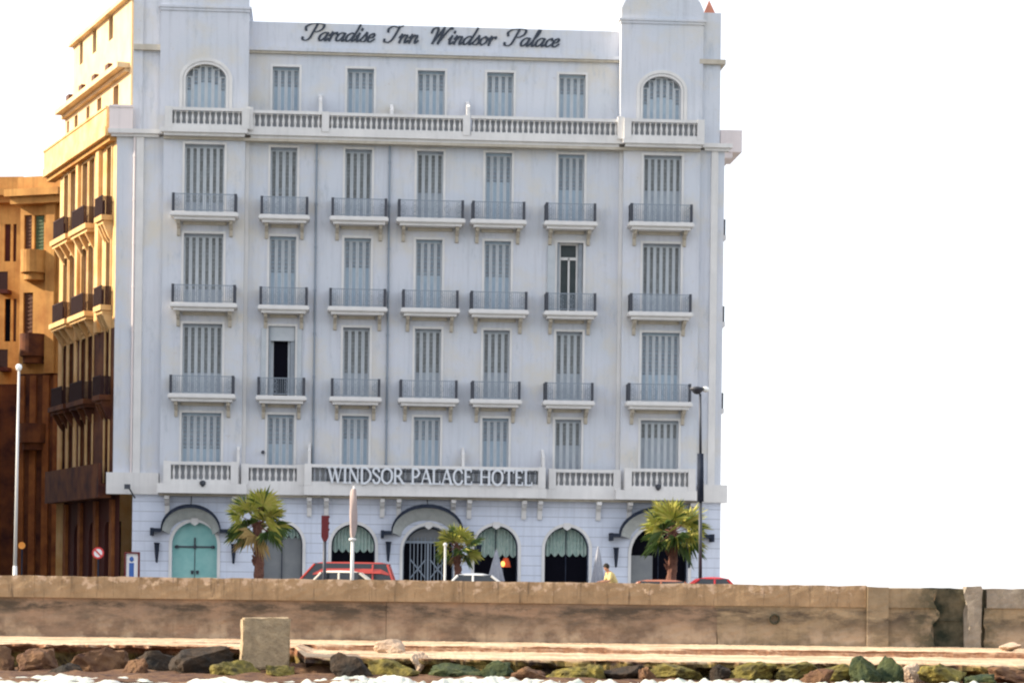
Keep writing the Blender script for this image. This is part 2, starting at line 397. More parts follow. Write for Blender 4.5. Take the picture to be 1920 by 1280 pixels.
# ledge in front of the wall
def ledge():
    mb = MB(); x0, x1, dx = -34, 34, .09
    nx = int((x1-x0)/dx); vs = []
    YS = [75.3, 74.6, 73.6, 72.6, 71.8, 71.0, 70.4, 70.0, 69.8, 69.77, 69.74, 69.71, 69.0, 68.3, 67.6, 67.0, 66.5, 66.1, 65.9, 65.8, 65.8, 65.8, 65.82, 65.85, 65.9, 66.0]
    NP = 18
    xl = at(545, 1230, 67).x; xc = at(450, 1230, 67).x
    for i in range(nx+1):
        x = x0 + dx*i
        r_ = min(1, max(0, (x-xl)/.5 + .4*smooth_noise(x, 3, 3, 2)))
        e = .30*smooth_noise(x, 2, 9, .5) + .16*smooth_noise(x, 4, 9, 2.1) + .07*smooth_noise(x, 7, 2, 7)
        for k, y in enumerate(YS):
            n1 = smooth_noise(x, y*1.2, 0, .9); n2 = smooth_noise(x, y*2, 5, 3.0); n3 = smooth_noise(x, y*2, 5, 9.0)
            if k <= NP:
                z = -.79 + .018*n1 + .014*n2 + .012*n3; yy = y
                if k > 8:                                       # riser and lower step on the right part
                    t = min(1, (k-8)/3); z -= r_*(.15*t + max(0, k-11)*.008 + .03*n2*t)
                    yy += .2*e*r_
                if r_ < 1: yy += (1-r_)*max(0, (k-8)/10)*1.9 + (e if k > 8 else 0)*(1-r_)
                else: yy += e*max(0, k-13)/5
                if k >= NP-1: z -= .03 + .05*abs(n2)
                zt, yt = z, yy
            else:
                d = [.06, .14, .24, .36, .50, .66, .85][k-NP-1]; z = zt-d
                yy = yt + .16*smooth_noise(x, z*3, 4, 1.9) + .10*smooth_noise(x, z*5, 4, 5) + .05*n3
                if x < xc and k > NP+1: yy += 1.1 * min(1, max(0, .75 + 1.3*smooth_noise(x, 3, 17, .75)))
                elif x >= xc and k > NP+2: yy += .45 * min(1, max(0, .5 + 1.6*smooth_noise(x, 3, 11, 1.1)))
            vs.append((x, yy, z))
    K = len(YS)
    fs = [(i*K+k, i*K+k+1, (i+1)*K+k+1, (i+1)*K+k) for i in range(nx) for k in range(K-1)]
    mb.add(vs, fs)
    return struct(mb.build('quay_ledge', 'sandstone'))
ledge()
# low seabed shelf the rocks lie on
mb = MB(); vs = []; nx, ny = 300, 24
for i in range(nx+1):
    for j in range(ny+1):
        x = -34 + 68*i/nx; y = 60.5 + 8*j/ny
        vs.append((x, y, -1.52 + .10*(j/ny) + .10*smooth_noise(x, y, 0, 1.3) + .05*smooth_noise(x, y, 3, 4)))
mb.add(vs, [(i*(ny+1)+j, (i+1)*(ny+1)+j, (i+1)*(ny+1)+j+1, i*(ny+1)+j+1) for i in range(nx) for j in range(ny)])
struct(mb.build('shore', 'rock_brown', smooth=True))

# ------------------------------------------------------------------ rocks
def ico(sub=3):
    import bmesh
    bm = bmesh.new(); bmesh.ops.create_icosphere(bm, subdivisions=sub, radius=1)
    v = [x.co.copy() for x in bm.verts]; f = [tuple(y.index for y in x.verts) for x in bm.faces]; bm.free(); return v, f
ICO = ico(4)
RG = 'rocks along the water edge'
def rock(x0, x1, y0, y1, Y, m, label, seed, boxy=.35, tilt=0, name='rock', cat='rock', group=RG, depth=.8):
    a, b = at(x0, (y0+y1)/2, Y), at(x1, (y0+y1)/2, Y); zt = at((x0+x1)/2, y0, Y).z; zb = at((x0+x1)/2, y1, Y).z
    sx, sz = (b.x-a.x)/2, (zt-zb)/2; c = Vector(((a.x+b.x)/2, Y, zb))
    vs = []
    fcs = [Vector((random.Random(seed*7+k).gauss(0, 1), random.Random(seed*9+k).gauss(0, 1), random.Random(seed*13+k).gauss(0, 1))).normalized() for k in range(9)]
    for v in ICO[0]:
        p = v.copy()
        mxx = max(abs(p.x), abs(p.y), abs(p.z)); p = p * (1 + boxy*(1/mxx - 1))
        for k, fc in enumerate(fcs):              # chop planes give flat broken faces
            d = p.dot(fc); lim = .52 + .07*(k % 4)
            if d > lim: p -= fc*(d-lim)*.9
        q = p*1.6 + Vector((seed*3.1, 0, 0))
        p *= 1 + .22*noise.noise(q) + .12*noise.noise(q*2.7) + .05*noise.noise(q*7)
        vs.append(p)
    mxz = max(p.z for p in vs); mnz = min(p.z for p in vs); mxx = max(p.x for p in vs); mnx = min(p.x for p in vs)
    rt = Matrix.Rotation(tilt, 3, 'Y')
    vs = [Vector(((p.x-mnx)/(mxx-mnx)*2-1, p.y, (p.z-mnz)/(mxz-mnz)*2)) for p in vs]
    vs = [(p.x*sx, p.y*depth*sx if sx > .3 else p.y*sx*1.4, p.z*sz) for p in vs]
    if tilt: vs = [tuple(rt @ Vector(v)) for v in vs]
    mb = MB(); mb.add(vs, ICO[1])
    o = mb.build(name, m, None, smooth=False, loc=c)
    return tag(o, label, cat, group)
rocks = [
 (-30, 24, 1212, 1275, 66.3, 'rock_brown', 'brown boulder cut off by the left picture edge below the lit ledge'),
 (36, 112, 1218, 1268, 66.4, 'rock_brown', 'rounded brown boulder second from the left under the ledge'),
 (112, 242, 1216, 1278, 66.4, 'rock_brown', 'wide square dark brown slab of rock under the ledge'),
 (248, 330, 1222, 1278, 66.7, 'rock_dark', 'dark wet rock in the hollow right of the wide brown slab'),
 (318, 448, 1213, 1285, 65.9, 'rock_dark', 'large black rock with ragged weed left of the square concrete block'),
 (398, 500, 1240, 1290, 65.0, 'rock_moss', 'mossy yellow green rock sloping down in front of the square block'),
 (540, 628, 1242, 1284, 66.2, 'rock_brown', 'low brown rock just right of the square block'),
 (622, 702, 1226, 1290, 64.8, 'rock_dark', 'pointed dark blue black rock below the broken stone on the ledge'),
 (692, 786, 1238, 1276, 65.6, 'rock_moss', 'mossy rock beside the pointed dark rock'),
 (772, 800, 1224, 1258, 66.2, 'rock_pale', 'small pale upright stone sticking up at the ledge edge'),
 (800, 905, 1246, 1280, 65.8, 'rock_green', 'low dark green rock below the middle of the ledge'),
 (896, 960, 1240, 1284, 65.5, 'rock_green', 'dark green weedy lump right of the low green rock'),
 (1010, 1100, 1252, 1284, 65.6, 'rock_moss', 'flat yellow green mossy rock below the curtained arches'),
 (1120, 1205, 1250, 1282, 65.5, 'rock_dark', 'flat black rock in front of the right half of the ledge'),
 (1215, 1322, 1246, 1282, 65.7, 'rock_moss', 'broad olive moss covered rock under the right palm'),
 (1330, 1368, 1248, 1280, 65.6, 'rock_dark', 'narrow black rock between two broad olive ones'),
 (1370, 1452, 1243, 1284, 65.6, 'rock_moss', 'olive mossy rock at the foot of the ledge, below the red car'),
 (1455, 1530, 1243, 1282, 65.7, 'rock_moss', 'brownish mossy rock left of the tall dark green boulders'),
 (1530, 1602, 1246, 1286, 65.6, 'rock_moss', 'rounded yellow green rock touching the tall dark green boulders'),
 (1596, 1650, 1232, 1288, 65.0, 'rock_green', 'left one of the two tall round dark green boulders'),
 (1636, 1692, 1232, 1288, 65.1, 'rock_green', 'right one of the two tall round dark green boulders'),
 (1690, 1726, 1246, 1284, 65.8, 'rock_pale', 'small pale rock between the green boulders and the square mossy rock'),
 (1724, 1814, 1246, 1288, 65.2, 'rock_moss', 'square yellow green mossy rock below the dark drain recess'),
 (1808, 1866, 1266, 1290, 65.0, 'rock_green', 'low dark rounded rock right of the square mossy rock'),
 (1850, 1950, 1252, 1286, 65.7, 'rock_brown', 'brown weedy rock at the right picture edge'),
]
rocks += [
 (86, 150, 1246, 1284, 65.2, 'rock_dark', 'small black rock in front of the gap left of the wide brown slab'),
 (226, 276, 1236, 1280, 65.5, 'rock_brown', 'small brown rock leaning on the right end of the wide slab'),
 (500, 560, 1250, 1286, 65.0, 'rock_moss', 'small mossy stone at the foot of the square concrete block'),
 (850, 884, 1240, 1266, 66.3, 'rock_brown', 'small brown stone stuck at the ledge edge left of the dark weedy lump'),
 (962, 1020, 1252, 1286, 65.0, 'rock_brown', 'brown wet rock between the dark weedy lump and the flat mossy rock'),
 (1096, 1132, 1248, 1280, 65.4, 'rock_moss', 'small mossy rock left of the flat black rock'),
 (1200, 1226, 1252, 1284, 65.1, 'rock_brown', 'small brown rock between the flat black and broad olive rocks'),
 (1500, 1560, 1256, 1290, 64.6, 'rock_brown', 'low brown rock at the waterline left of the tall dark boulders'),
]
for k, r in enumerate(rocks):
    r = (r[0]-4, r[1]+4, r[2]-4, r[3]+8) + r[4:]
    rock(*r, seed=k+1, boxy=.5 if k in (2, 22) else .3)
rock(700, 762, 1197, 1232, 68.4, 'rock_pale', 'broken angular stone lying on top of the ledge right of the square block', 77, name='stone', cat='stone', group=None)
rock(1872, 1912, 1203, 1222, 71.5, 'rock_pale', 'small white stone on the ledge at the far right', 78, name='stone', cat='stone', group=None)
# square block
a, b = at(452, 1205, 66.4), at(540, 1205, 66.4); zt = at(496, 1158, 66.4).z; zb = at(496, 1252, 66.4).z
mb = MB(); n = 14; vs = []; idx = {}; fs = []
sx = (b.x-a.x)/2; sz = (zt-zb)/2
import bmesh
bm = bmesh.new(); bmesh.ops.create_cube(bm, size=2); bmesh.ops.bevel(bm, geom=bm.edges[:], offset=.06, segments=2, affect='EDGES')
bmesh.ops.subdivide_edges(bm, edges=bm.edges[:], cuts=7, use_grid_fill=True)
for v in bm.verts:
    nz = noise.noise(v.co*2.2)*.05 + noise.noise(v.co*7)*.03
    v.co = v.co*(1+nz); v.co.x += .04*v.co.z
    v.co = Vector((v.co.x*sx, v.co.y*sx*.9, v.co.z*sz + sz))
me = bpy.data.meshes.new('concrete_block'); bm.to_mesh(me); bm.free(); me.materials.append(M['block_concrete'])
o = link('concrete_block', me, None, (((a.x+b.x)/2, 66.6, zb)), (0, R(-1), R(9)))
tag(o, 'big square tan concrete block standing upright in front of the ledge', 'concrete block')
# foam
mb = MB(); vs = []; nx, ny = 620, 44
for i in range(nx+1):
    for j in range(ny+1):
        x = -17 + 34*i/nx; y = 56.5 + 8.2*j/ny
        h = max(0, .12 + smooth_noise(x, y*1.5, 1, .8)*1.0 + .6*smooth_noise(x, y, 8, 2.3) + .35*smooth_noise(x, y, 8, 6))
        h *= min(1, (ny-j)/8) * (.65 if x < -5 else 1)
        vs.append((x, y + .1*smooth_noise(x, y, 3, 3), -1.555 + .25*h + .025*smooth_noise(x, y, 2, 7)))
mb.add(vs, [(i*(ny+1)+j, (i+1)*(ny+1)+j, (i+1)*(ny+1)+j+1, i*(ny+1)+j+1) for i in range(nx) for j in range(ny)])
struct(mb.build('sea_foam', 'foam', smooth=True), 'stuff')

# ------------------------------------------------------------------ HOTEL
hotel = thing('hotel_building', 'tall white hotel with seven columns of shuttered windows, iron balconies and arched ground floor', 'building', HO, HA)
XR = F(1355, 600)[0]                       # right corner of the upper storeys
XG0, XG1 = 0.0, F(1350, 1000)[0]            # ground floor corners
def fx(px, py, w=0): return F(px, py, w)[0]
def fz(px, py, w=0): return F(px, py, w)[1]
BAYW = .35
# bay edges
BL0, BL1 = fx(303, 600, BAYW), fx(456, 600, BAYW)
BR0, BR1 = fx(1166, 600, BAYW), fx(1309, 600, BAYW)
ZM0, ZM1 = fz(800, 932), fz(800, 914)        # mezzanine slab
ZC0, ZC1 = fz(800, 264, .6), fz(800, 251, .8)        # main cornice
ZP0, ZP1 = fz(800, 102, -.6), fz(800, 50, -.6)        # parapet
cols = []
for pxa, pxb, py in ((345, 419, 500), (505, 555, 500), (645, 695, 500), (779.5, 829, 500), (908, 957.5, 500), (1044.5, 1093.5, 500), (1203, 1274, 500)):
    cols.append((fx(pxa, py), fx(pxb, py)))
PXC = [382, 530, 670, 804, 932, 1069, 1238]
tops = [[272, 277, 281, 284, 287, 290, 293], [442, 443, 446, 449, 451, 455, 459], [608, 612, 614, 616, 619, 622, 625], [774, 779, 781, 782, 783, 785, 788]]
ZW = [sum(fz(PXC[i], t[i]) for i in range(7))/7 for t in tops]
slabs = [[397, 402, 406, 409, 412, 415, 418], [569, 573, 574, 576, 580, 584, 586], [738, 741, 745, 746, 749, 751, 753]]
ZS = [sum(fz(PXC[i], t[i], .8) for i in range(7))/7 for t in slabs]     # top of each balcony slab
ZFL = ZS + [ZM1 + .02]                                                # floors of rows B..E
ZTOP = sum(fz(px, py, -.6) for px, py in ((536, 126), (676, 130), (808, 134), (938, 136), (1073, 138)))/5
ZTF = ZC1
DEP = .38
def is_bay(i): return i in (0, 6)
# ---- walls
front = MB()
holes_mid = [(cols[i][0], cols[i][1], ZFL[r], ZW[r], 0) for r in range(4) for i in range(1, 6)]
wall_holes(front, BL1, BR0, ZM1, ZC0, 0, holes_mid, DEP)
for i, (a, b) in ((0, (BL0, BL1)), (6, (BR0, BR1))):
    wall_holes(front, a, b, ZM1, ZC0, -BAYW, [(cols[i][0], cols[i][1], ZFL[r], ZW[r], 0) for r in range(4)], DEP)
    for x, s in ((a, 1), (b, -1)):
        q = [(x, 0, ZM1), (x, -BAYW, ZM1), (x, -BAYW, ZC0), (x, 0, ZC0)]
        front.quad(*(q if s > 0 else q[::-1]))
front.quad((XL, 0, ZM1), (BL0, 0, ZM1), (BL0, 0, ZC0), (XL, 0, ZC0))
front.quad((BR1, 0, ZM1), (XR, 0, ZM1), (XR, 0, ZC0), (BR1, 0, ZC0))
front.build('wall', 'plaster', hotel)
# corner pilaster strips with the drain pipes
for a, b, d in ((fx(252, 600), fx(266, 600), .10), (fx(1330, 600), fx(1343, 600), .07), (BL1+.003, BL1+.16, .12), (BR0-.16, BR0-.003, .12)):
    pil = MB(); pil.box(a, b, -d, 0, ZM1, ZC0); pil.build('pilaster', 'plaster_trim', hotel)
for px, ztop_, zbot in ((249, ZC0, ZM1+.0), (590, ZC0-.02, ZM1), (727, ZC0-.02, ZM1)):
    x = fx(px, 600); t = MB(); t.tube((x, -.09, zbot), (x, -.09, ztop_), .045)
    for k in range(8): t.tube((x, -.09, zbot + (ztop_-zbot)*(k+.5)/8), (x, -.09, zbot + (ztop_-zbot)*(k+.5)/8 + .1), .06)
    t.build('drainpipe', 'iron_light' if px > 300 else 'pink_plaster', hotel)
# ---- ground floor
ZG = ZM0
gh = []
GY = -.12
arches = [(322, 407, 978, 'door'), (489, 567, 980, 'blind'), (621, 703, 982, 'curtain'), (755, 851, 985, 'entrance'), (889, 971, 985, 'parasol'), (1021, 1104, 987, 'curtain2'), (1183, 1290, 985, 'dark')]
AR = []
for a, b, t, kd in arches:
    x0, x1 = fx(a, 1050, .12), fx(b, 1050, .12); z1 = fz((a+b)/2, t, .12); AR.append((x0, x1, z1, kd))
    gh.append((x0, x1, .15, z1, 1.0))
g = MB(); wall_holes(g, XG0, XG1, -.2, ZG, GY, gh, .7)
g.quad((XG0, 6, -.2), (XG0, GY, -.2), (XG0, GY, ZG), (XG0, 6, ZG)); g.quad((XG1, GY, -.2), (XG1, 12, -.2), (XG1, 12, ZG), (XG1, GY, ZG))
g.build('ground_floor_wall', 'banded_plaster', hotel)
pl = MB(); pl.box(XG0+.003, XG1+.06, GY-.05, GY, -.2, .45)
def drape(mb, x0, x1, ztop, zbot, y, mi=0, scal=5, amp=.04):
    n = 60; vs = []
    for i in range(n+1):
        t = i/n; x = x0+(x1-x0)*t; yy = y + amp*math.sin(t*math.pi*2*scal*2)
        hang = abs(math.sin(t*math.pi*scal)); zt = ztop(x) if callable(ztop) else ztop
        vs += [(x, yy, zt), (x, yy-.02, zbot - .16*hang)]
    mb.add(vs, [(2*i+1, 2*i+3, 2*i+2, 2*i) for i in range(n)], mi)
for k, (x0, x1, z1, kd) in enumerate(AR):
    sm = MB(); surround(sm, x0, x1, .15, z1, 1.0, GY-.003, .13, .05)
    cx = (x0+x1)/2
    sm.extrude([(cx-.16, z1-.06), (cx, z1-.16), (cx+.16, z1-.06), (cx+.14, z1+.16), (cx-.14, z1+.16)], 'y', GY-.10, GY+.05)
    r = (x1-x0)/2; zs_ = z1-r
    yb = GY+.45
    if kd == 'door':
        d = MB(); pts = [(x0, .15)] + [(x1, .15)] + arch_pts(cx, r, zs_, r)[::-1]
        d.extrude([(p[0], p[1]) for p in pts], 'y', yb-.15, yb)
        dr = d.build('door', 'teal', hotel)
        h = MB(); h.box(x0+.10, x1-.10, yb-.20, yb-.152, zs_-.13, zs_-.06)
        for xx in (x0+.2, cx, x1-.2): h.lathe([(.06, zs_-.16), (.06, zs_-.03)], xx, yb-.22, 8)
        h.tube((cx, yb-.22, zs_-.1), (cx, yb-.22, zs_+.3), .035)
        h.build('strap_hinge', 'iron', dr)
        h = MB(); h.box(cx-.015, cx+.015, yb-.175, yb-.152, .2, zs_-.15); h.lathe([(.05, zs_-1.25), (.06, zs_-1.1)], cx-.1, yb-.2, 8); h.lathe([(.05, zs_-1.25), (.06, zs_-1.1)], cx+.12, yb-.2, 8)
        h.build('handle', 'iron', dr)
    else:
        d = MB(); d.quad((x0-.05, yb+.2, .1), (x1+.05, yb+.2, .1), (x1+.05, yb+.2, z1+.05), (x0-.05, yb+.2, z1+.05))
        win = d.build('arched_window' if kd != 'entrance' else 'entrance_door', 'dark_interior', hotel)
        fr = MB(); surround(fr, x0+.055, x1-.055, .15, z1-.055, 1.0, yb+.02, .055, .05)
        if kd == 'entrance':
            for s in (-1, 1):
                for q in range(5):
                    xx = cx + s*(.12 + q*.16); zz = zs_ + math.sqrt(max(0, r*r-(xx-cx)**2)) - .1
                    fr.box(xx-.018, xx+.018, yb+.02, yb+.06, .15, min(zz, z1-.5))
                fr.tube((cx+s*.1, yb+.04, 1.1), (cx+s*.75, yb+.04, 1.9), .03); fr.tube((cx+s*.75, yb+.04, 1.1), (cx+s*.1, yb+.04, 1.9), .03)
            fr.box(x0, x1, yb, yb+.06, z1-.75, z1-.65); fr.box(cx-.04, cx+.04, yb, yb+.06, .15, z1-.7)
            fr.build('iron_grille', 'iron_light', win)
            tr = MB(); tr.extrude([(x0+.1, z1-.64)] + [(x1-.1, z1-.64)] + [p for p in arch_pts(cx, r-.1, zs_, r-.1)[::-1] if p[1] > z1-.64], 'y', yb+.1, yb+.14); tr.build('fanlight', 'blind', win)
        else:
            fr.box(cx-.02, cx+.02, yb-.01, yb+.03, .15, z1-.1); fr.build('frame', 'slate', win)
            cu = MB()
            if kd in ('curtain', 'curtain2', 'parasol'):
                dd = {'curtain': 1.05, 'curtain2': 1.12, 'parasol': 1.2}[kd]
                drape(cu, x0+.02, x1-.02, lambda x: zs_ + math.sqrt(max(0, r*r-(x-cx)**2)) + .02, z1-dd, yb+.12, 0, 6)
                cu.build('curtain', 'curtain', win)
            elif kd == 'blind':
                cu.quad((x0, yb+.1, .15), (x1, yb+.1, .15), (x1, yb+.1, z1-.6), (x0, yb+.1, z1-.6))
                drape(cu, x0+.02, x1-.02, lambda x: zs_ + math.sqrt(max(0, r*r-(x-cx)**2)) + .02, z1-.5, yb+.07, 1, 6)
                cu.build('blind', ['blind', 'curtain'], win)
            else:
                cu.box(x0+.05, x0+1.0, yb+.05, yb+.1, .15, 2.2); cu.build('blind', 'blind', win)
    sm.build('arch_moulding', 'plaster_trim', hotel)
pl.build('plinth', 'plaster', hotel)
# hoods over three arches
for pa, pb, pt, pe in ((285, 430, 946, 992), (717, 885, 946, 997), (1146, 1335, 950, 1002)):
    w_ = .55
    x0, x1 = fx(pa, pe, w_), fx(pb, pe, w_); zt, ze = fz((pa+pb)/2, pt, w_), fz((pa+pb)/2, pe, w_)
    tab = .38; cx = (x0+x1)/2; r = (x1-x0)/2 - tab; rise = zt-ze
    o_ = [(x0, ze)] + [(x0+tab, ze)] + arch_pts(cx, r, ze, rise, 20)[1:-1] + [(x1-tab, ze), (x1, ze)]
    hm = MB(); thk = .13
    for (a, b), (c, d) in zip(o_, o_[1:]):
        for (ya, yb_, t0, t1) in ((GY-.75, GY-.55, -thk, .03), (GY-.56, GY, -.06, 0)):
            vs = [(a, ya, b+t0), (c, ya, d+t0), (c, yb_, d+t0), (a, yb_, b+t0), (a, ya, b+t1), (c, ya, d+t1), (c, yb_, d+t1), (a, yb_, b+t1)]
            hm.add(vs, [(0,3,2,1),(4,5,6,7),(0,1,5,4),(2,3,7,6),(1,2,6,5),(3,0,4,7)])
    hm.box(x0-.06, x0+.06, GY-.77, GY, ze-.28, ze+.05); hm.box(x1-.06, x1+.06, GY-.77, GY, ze-.28, ze+.05)
    hd = hm.build('arch_hood', 'slate', hotel)
    inn = MB(); pts = arch_pts(cx, r-.05, ze-.05, rise-.08, 20); pi_ = arch_pts(cx, r*.72, ze-.2, rise*.62, 20)
    for k in range(20): inn.quad((pts[k][0], GY-.5, pts[k][1]), (pi_[k][0], GY-.03, pi_[k][1]), (pi_[k+1][0], GY-.03, pi_[k+1][1]), (pts[k+1][0], GY-.5, pts[k+1][1]))
    inn.build('hood_lining', 'lining', hd)
    rod = MB(); rod.tube((cx, GY-.4, zt-.02), (cx, GY-.05, ZM0-.05), .02); rod.build('stay_rod', 'iron', hd)
# wall lanterns
def lantern(x, z):
    m_ = MB(); m_.lathe([(.02, -.42), (.05, -.38), (.085, 0), (.11, .38), (.13, .40), (.13, .44), (.02, .44)], 0, 0, 6)
    m_.box(-.03, .03, 0, .2, .1, .2)
    return m_.build('wall_lantern', 'slate', hotel, loc=(x, GY-.2, z))
for px, py in ((294, 1036), (438, 1038), (728, 1034), (1155, 1045), (1292, 1046), (898, 1040)): 
    x, z = F(px, py, .3); lantern(x, z)
# mezzanine slab and balustrades
mz = MB()
mz.box(BL0-.05, BL1+.25, -BAYW-.75, 0, ZM0, ZM1); mz.box(BL1+.25, BR0-.25, -.72, 0, ZM0-.003, ZM1-.003); mz.box(BR0-.25, BR1+.12, -BAYW-.75, 0, ZM0, ZM1)
mz.box(fx(570, 915, .9), fx(1024, 915, .9), -1.0, -.72, ZM0+.002, ZM1-.002)
mz.box(XL-.25, BL0-.05, -.30, .4, ZM0-.05, ZM1+.45); mz.box(BR1+.12, XR+.25, -.30, .4, ZM0-.05, ZM1+.30)
mz.build('mezzanine_slab', 'plaster_trim', hotel)
so_ = MB(); so_.box(BL0, BR1, -.5, 0, ZM0-.10, ZM0-.004); so_.build('soffit', 'soffit_stain_shade', hotel)
cb = MB(); cb.extrude([(-.62, .0), (0, 0), (0, -.78), (-.10, -.78), (-.16, -.42), (-.34, -.30), (-.44, -.16), (-.62, -.14)], 'x', -.10, .10)
cbm = cb.mesh('corbel', 'plaster_trim')
for px in (313, 440, 580, 612, 717, 748, 850, 880, 983, 1013, 1123, 1181, 1298):
    link('corbel', cbm, hotel, (fx(px, 945, .45), GY-.02, ZM0-.105))
BPROF = [(.055, 0), (.055, .04), (.035, .06), (.05, .16), (.066, .26), (.05, .36), (.03, .47), (.03, .53), (.05, .56), (.05, .62)]
def balustrade(x0, x1, y, z0, h, posts=True, sp=.235, solid=None, mats='plaster_trim', bmat=None):
    m_ = MB(); m_.box(x0, x1, y-.11, y+.11, z0, z0+.17); m_.box(x0, x1, y-.13, y+.13, z0+h-.13, z0+h)
    if posts:
        m_.box(x0-.01, x0+.30, y-.15, y+.15, z0+.004, z0+h+.02); m_.box(x1-.30, x1+.01, y-.15, y+.15, z0+.004, z0+h+.02)
    o = m_.build('balustrade', mats, hotel)
    a, b = (x0+.42, x1-.42) if posts else (x0+.12, x1-.12); n = max(1, int((b-a)/sp)); hh = (h-.30)/.62
    bl = MB()
    for k in range(n+1):
        xx = a + (b-a)*k/n
        if solid and solid[0] < xx < solid[1]: continue
        bl.lathe([(r_, z0+.17+zz*hh) for r_, zz in BPROF], xx, y, 8)
    bl.build('balusters', bmat or mats, o)
    sc_ = MB(); sc_.box(x0+.05, x1-.05, y+.115, y+.13, z0+.01, z0+h-.15); sc_.build('gap_shade_sheet', 'gap_shade', o)  # dark sheet added behind the balusters as shade in the gaps
    if solid: s_ = MB(); s_.box(solid[0], solid[1], y-.09, y+.07, z0+.17, z0+h-.13); s_.build('infill_panel', 'pink_plaster', o)
    return o
HB = .92
def bal(pa, pb, py, w_, z, h, **k): return balustrade(fx(pa, py, w_), fx(pb, py, w_), -w_, z, h, **k)
bal(307, 446, 890, BAYW+.6, ZM1, HB); bal(453, 570, 890, .58, ZM1-.003, HB-.06, posts=True)
bal(571, 1022, 890, .86, ZM1-.002, HB-.02, bmat='baluster_grey'); bal(1029, 1163, 890, .58, ZM1-.003, HB-.06); bal(1171, 1303, 890, BAYW+.6, ZM1, HB)
# divider screens on the mezzanine terrace
for px, pyt in ((447, 828), (580, 830), (868, 838), (1018, 842)):
    x = fx(px, 860, .3); zt = fz(px, pyt, .3); m_ = MB()
    m_.box(x-.06, x+.06, -.62, 0, ZM1, zt-.35); m_.extrude([(-.62, zt-.35), (0, zt-.35), (0, zt)], 'x', x-.06, x+.06); m_.build('terrace_divider', 'plaster_trim', hotel)
# floodlights
for px, py in ((380, 906), (1234, 913)):
    x, z = F(px, py, 1.1); m_ = MB(); m_.lathe([(.03, -.14), (.13, -.02), (.13, .08), (.05, .13)], 0, 0, 10); m_.tube((0, .25, -.05), (0, 0, 0), .02); m_.build('floodlight', 'iron', hotel, loc=(x, -1.12, z))
x, z = F(493, 848, .1); m_ = MB(); m_.lathe([(.03, -.06), (.07, -.02), (.07, .05), (.03, .09)], 0, 0, 10); m_.tube((0, .12, 0), (0, 0, 0), .015); m_.build('camera_dome', 'iron', hotel, loc=(x, -.12, z))
x, z = F(240, 912, .7); m_ = MB(); m_.box(-.14, .1, -.12, .12, -.1, .1); m_.tube((.05, 0, -.05), (.26, .5, -.45), .035); m_.build('floodlight', 'iron', hotel, loc=(x, -.8, z))
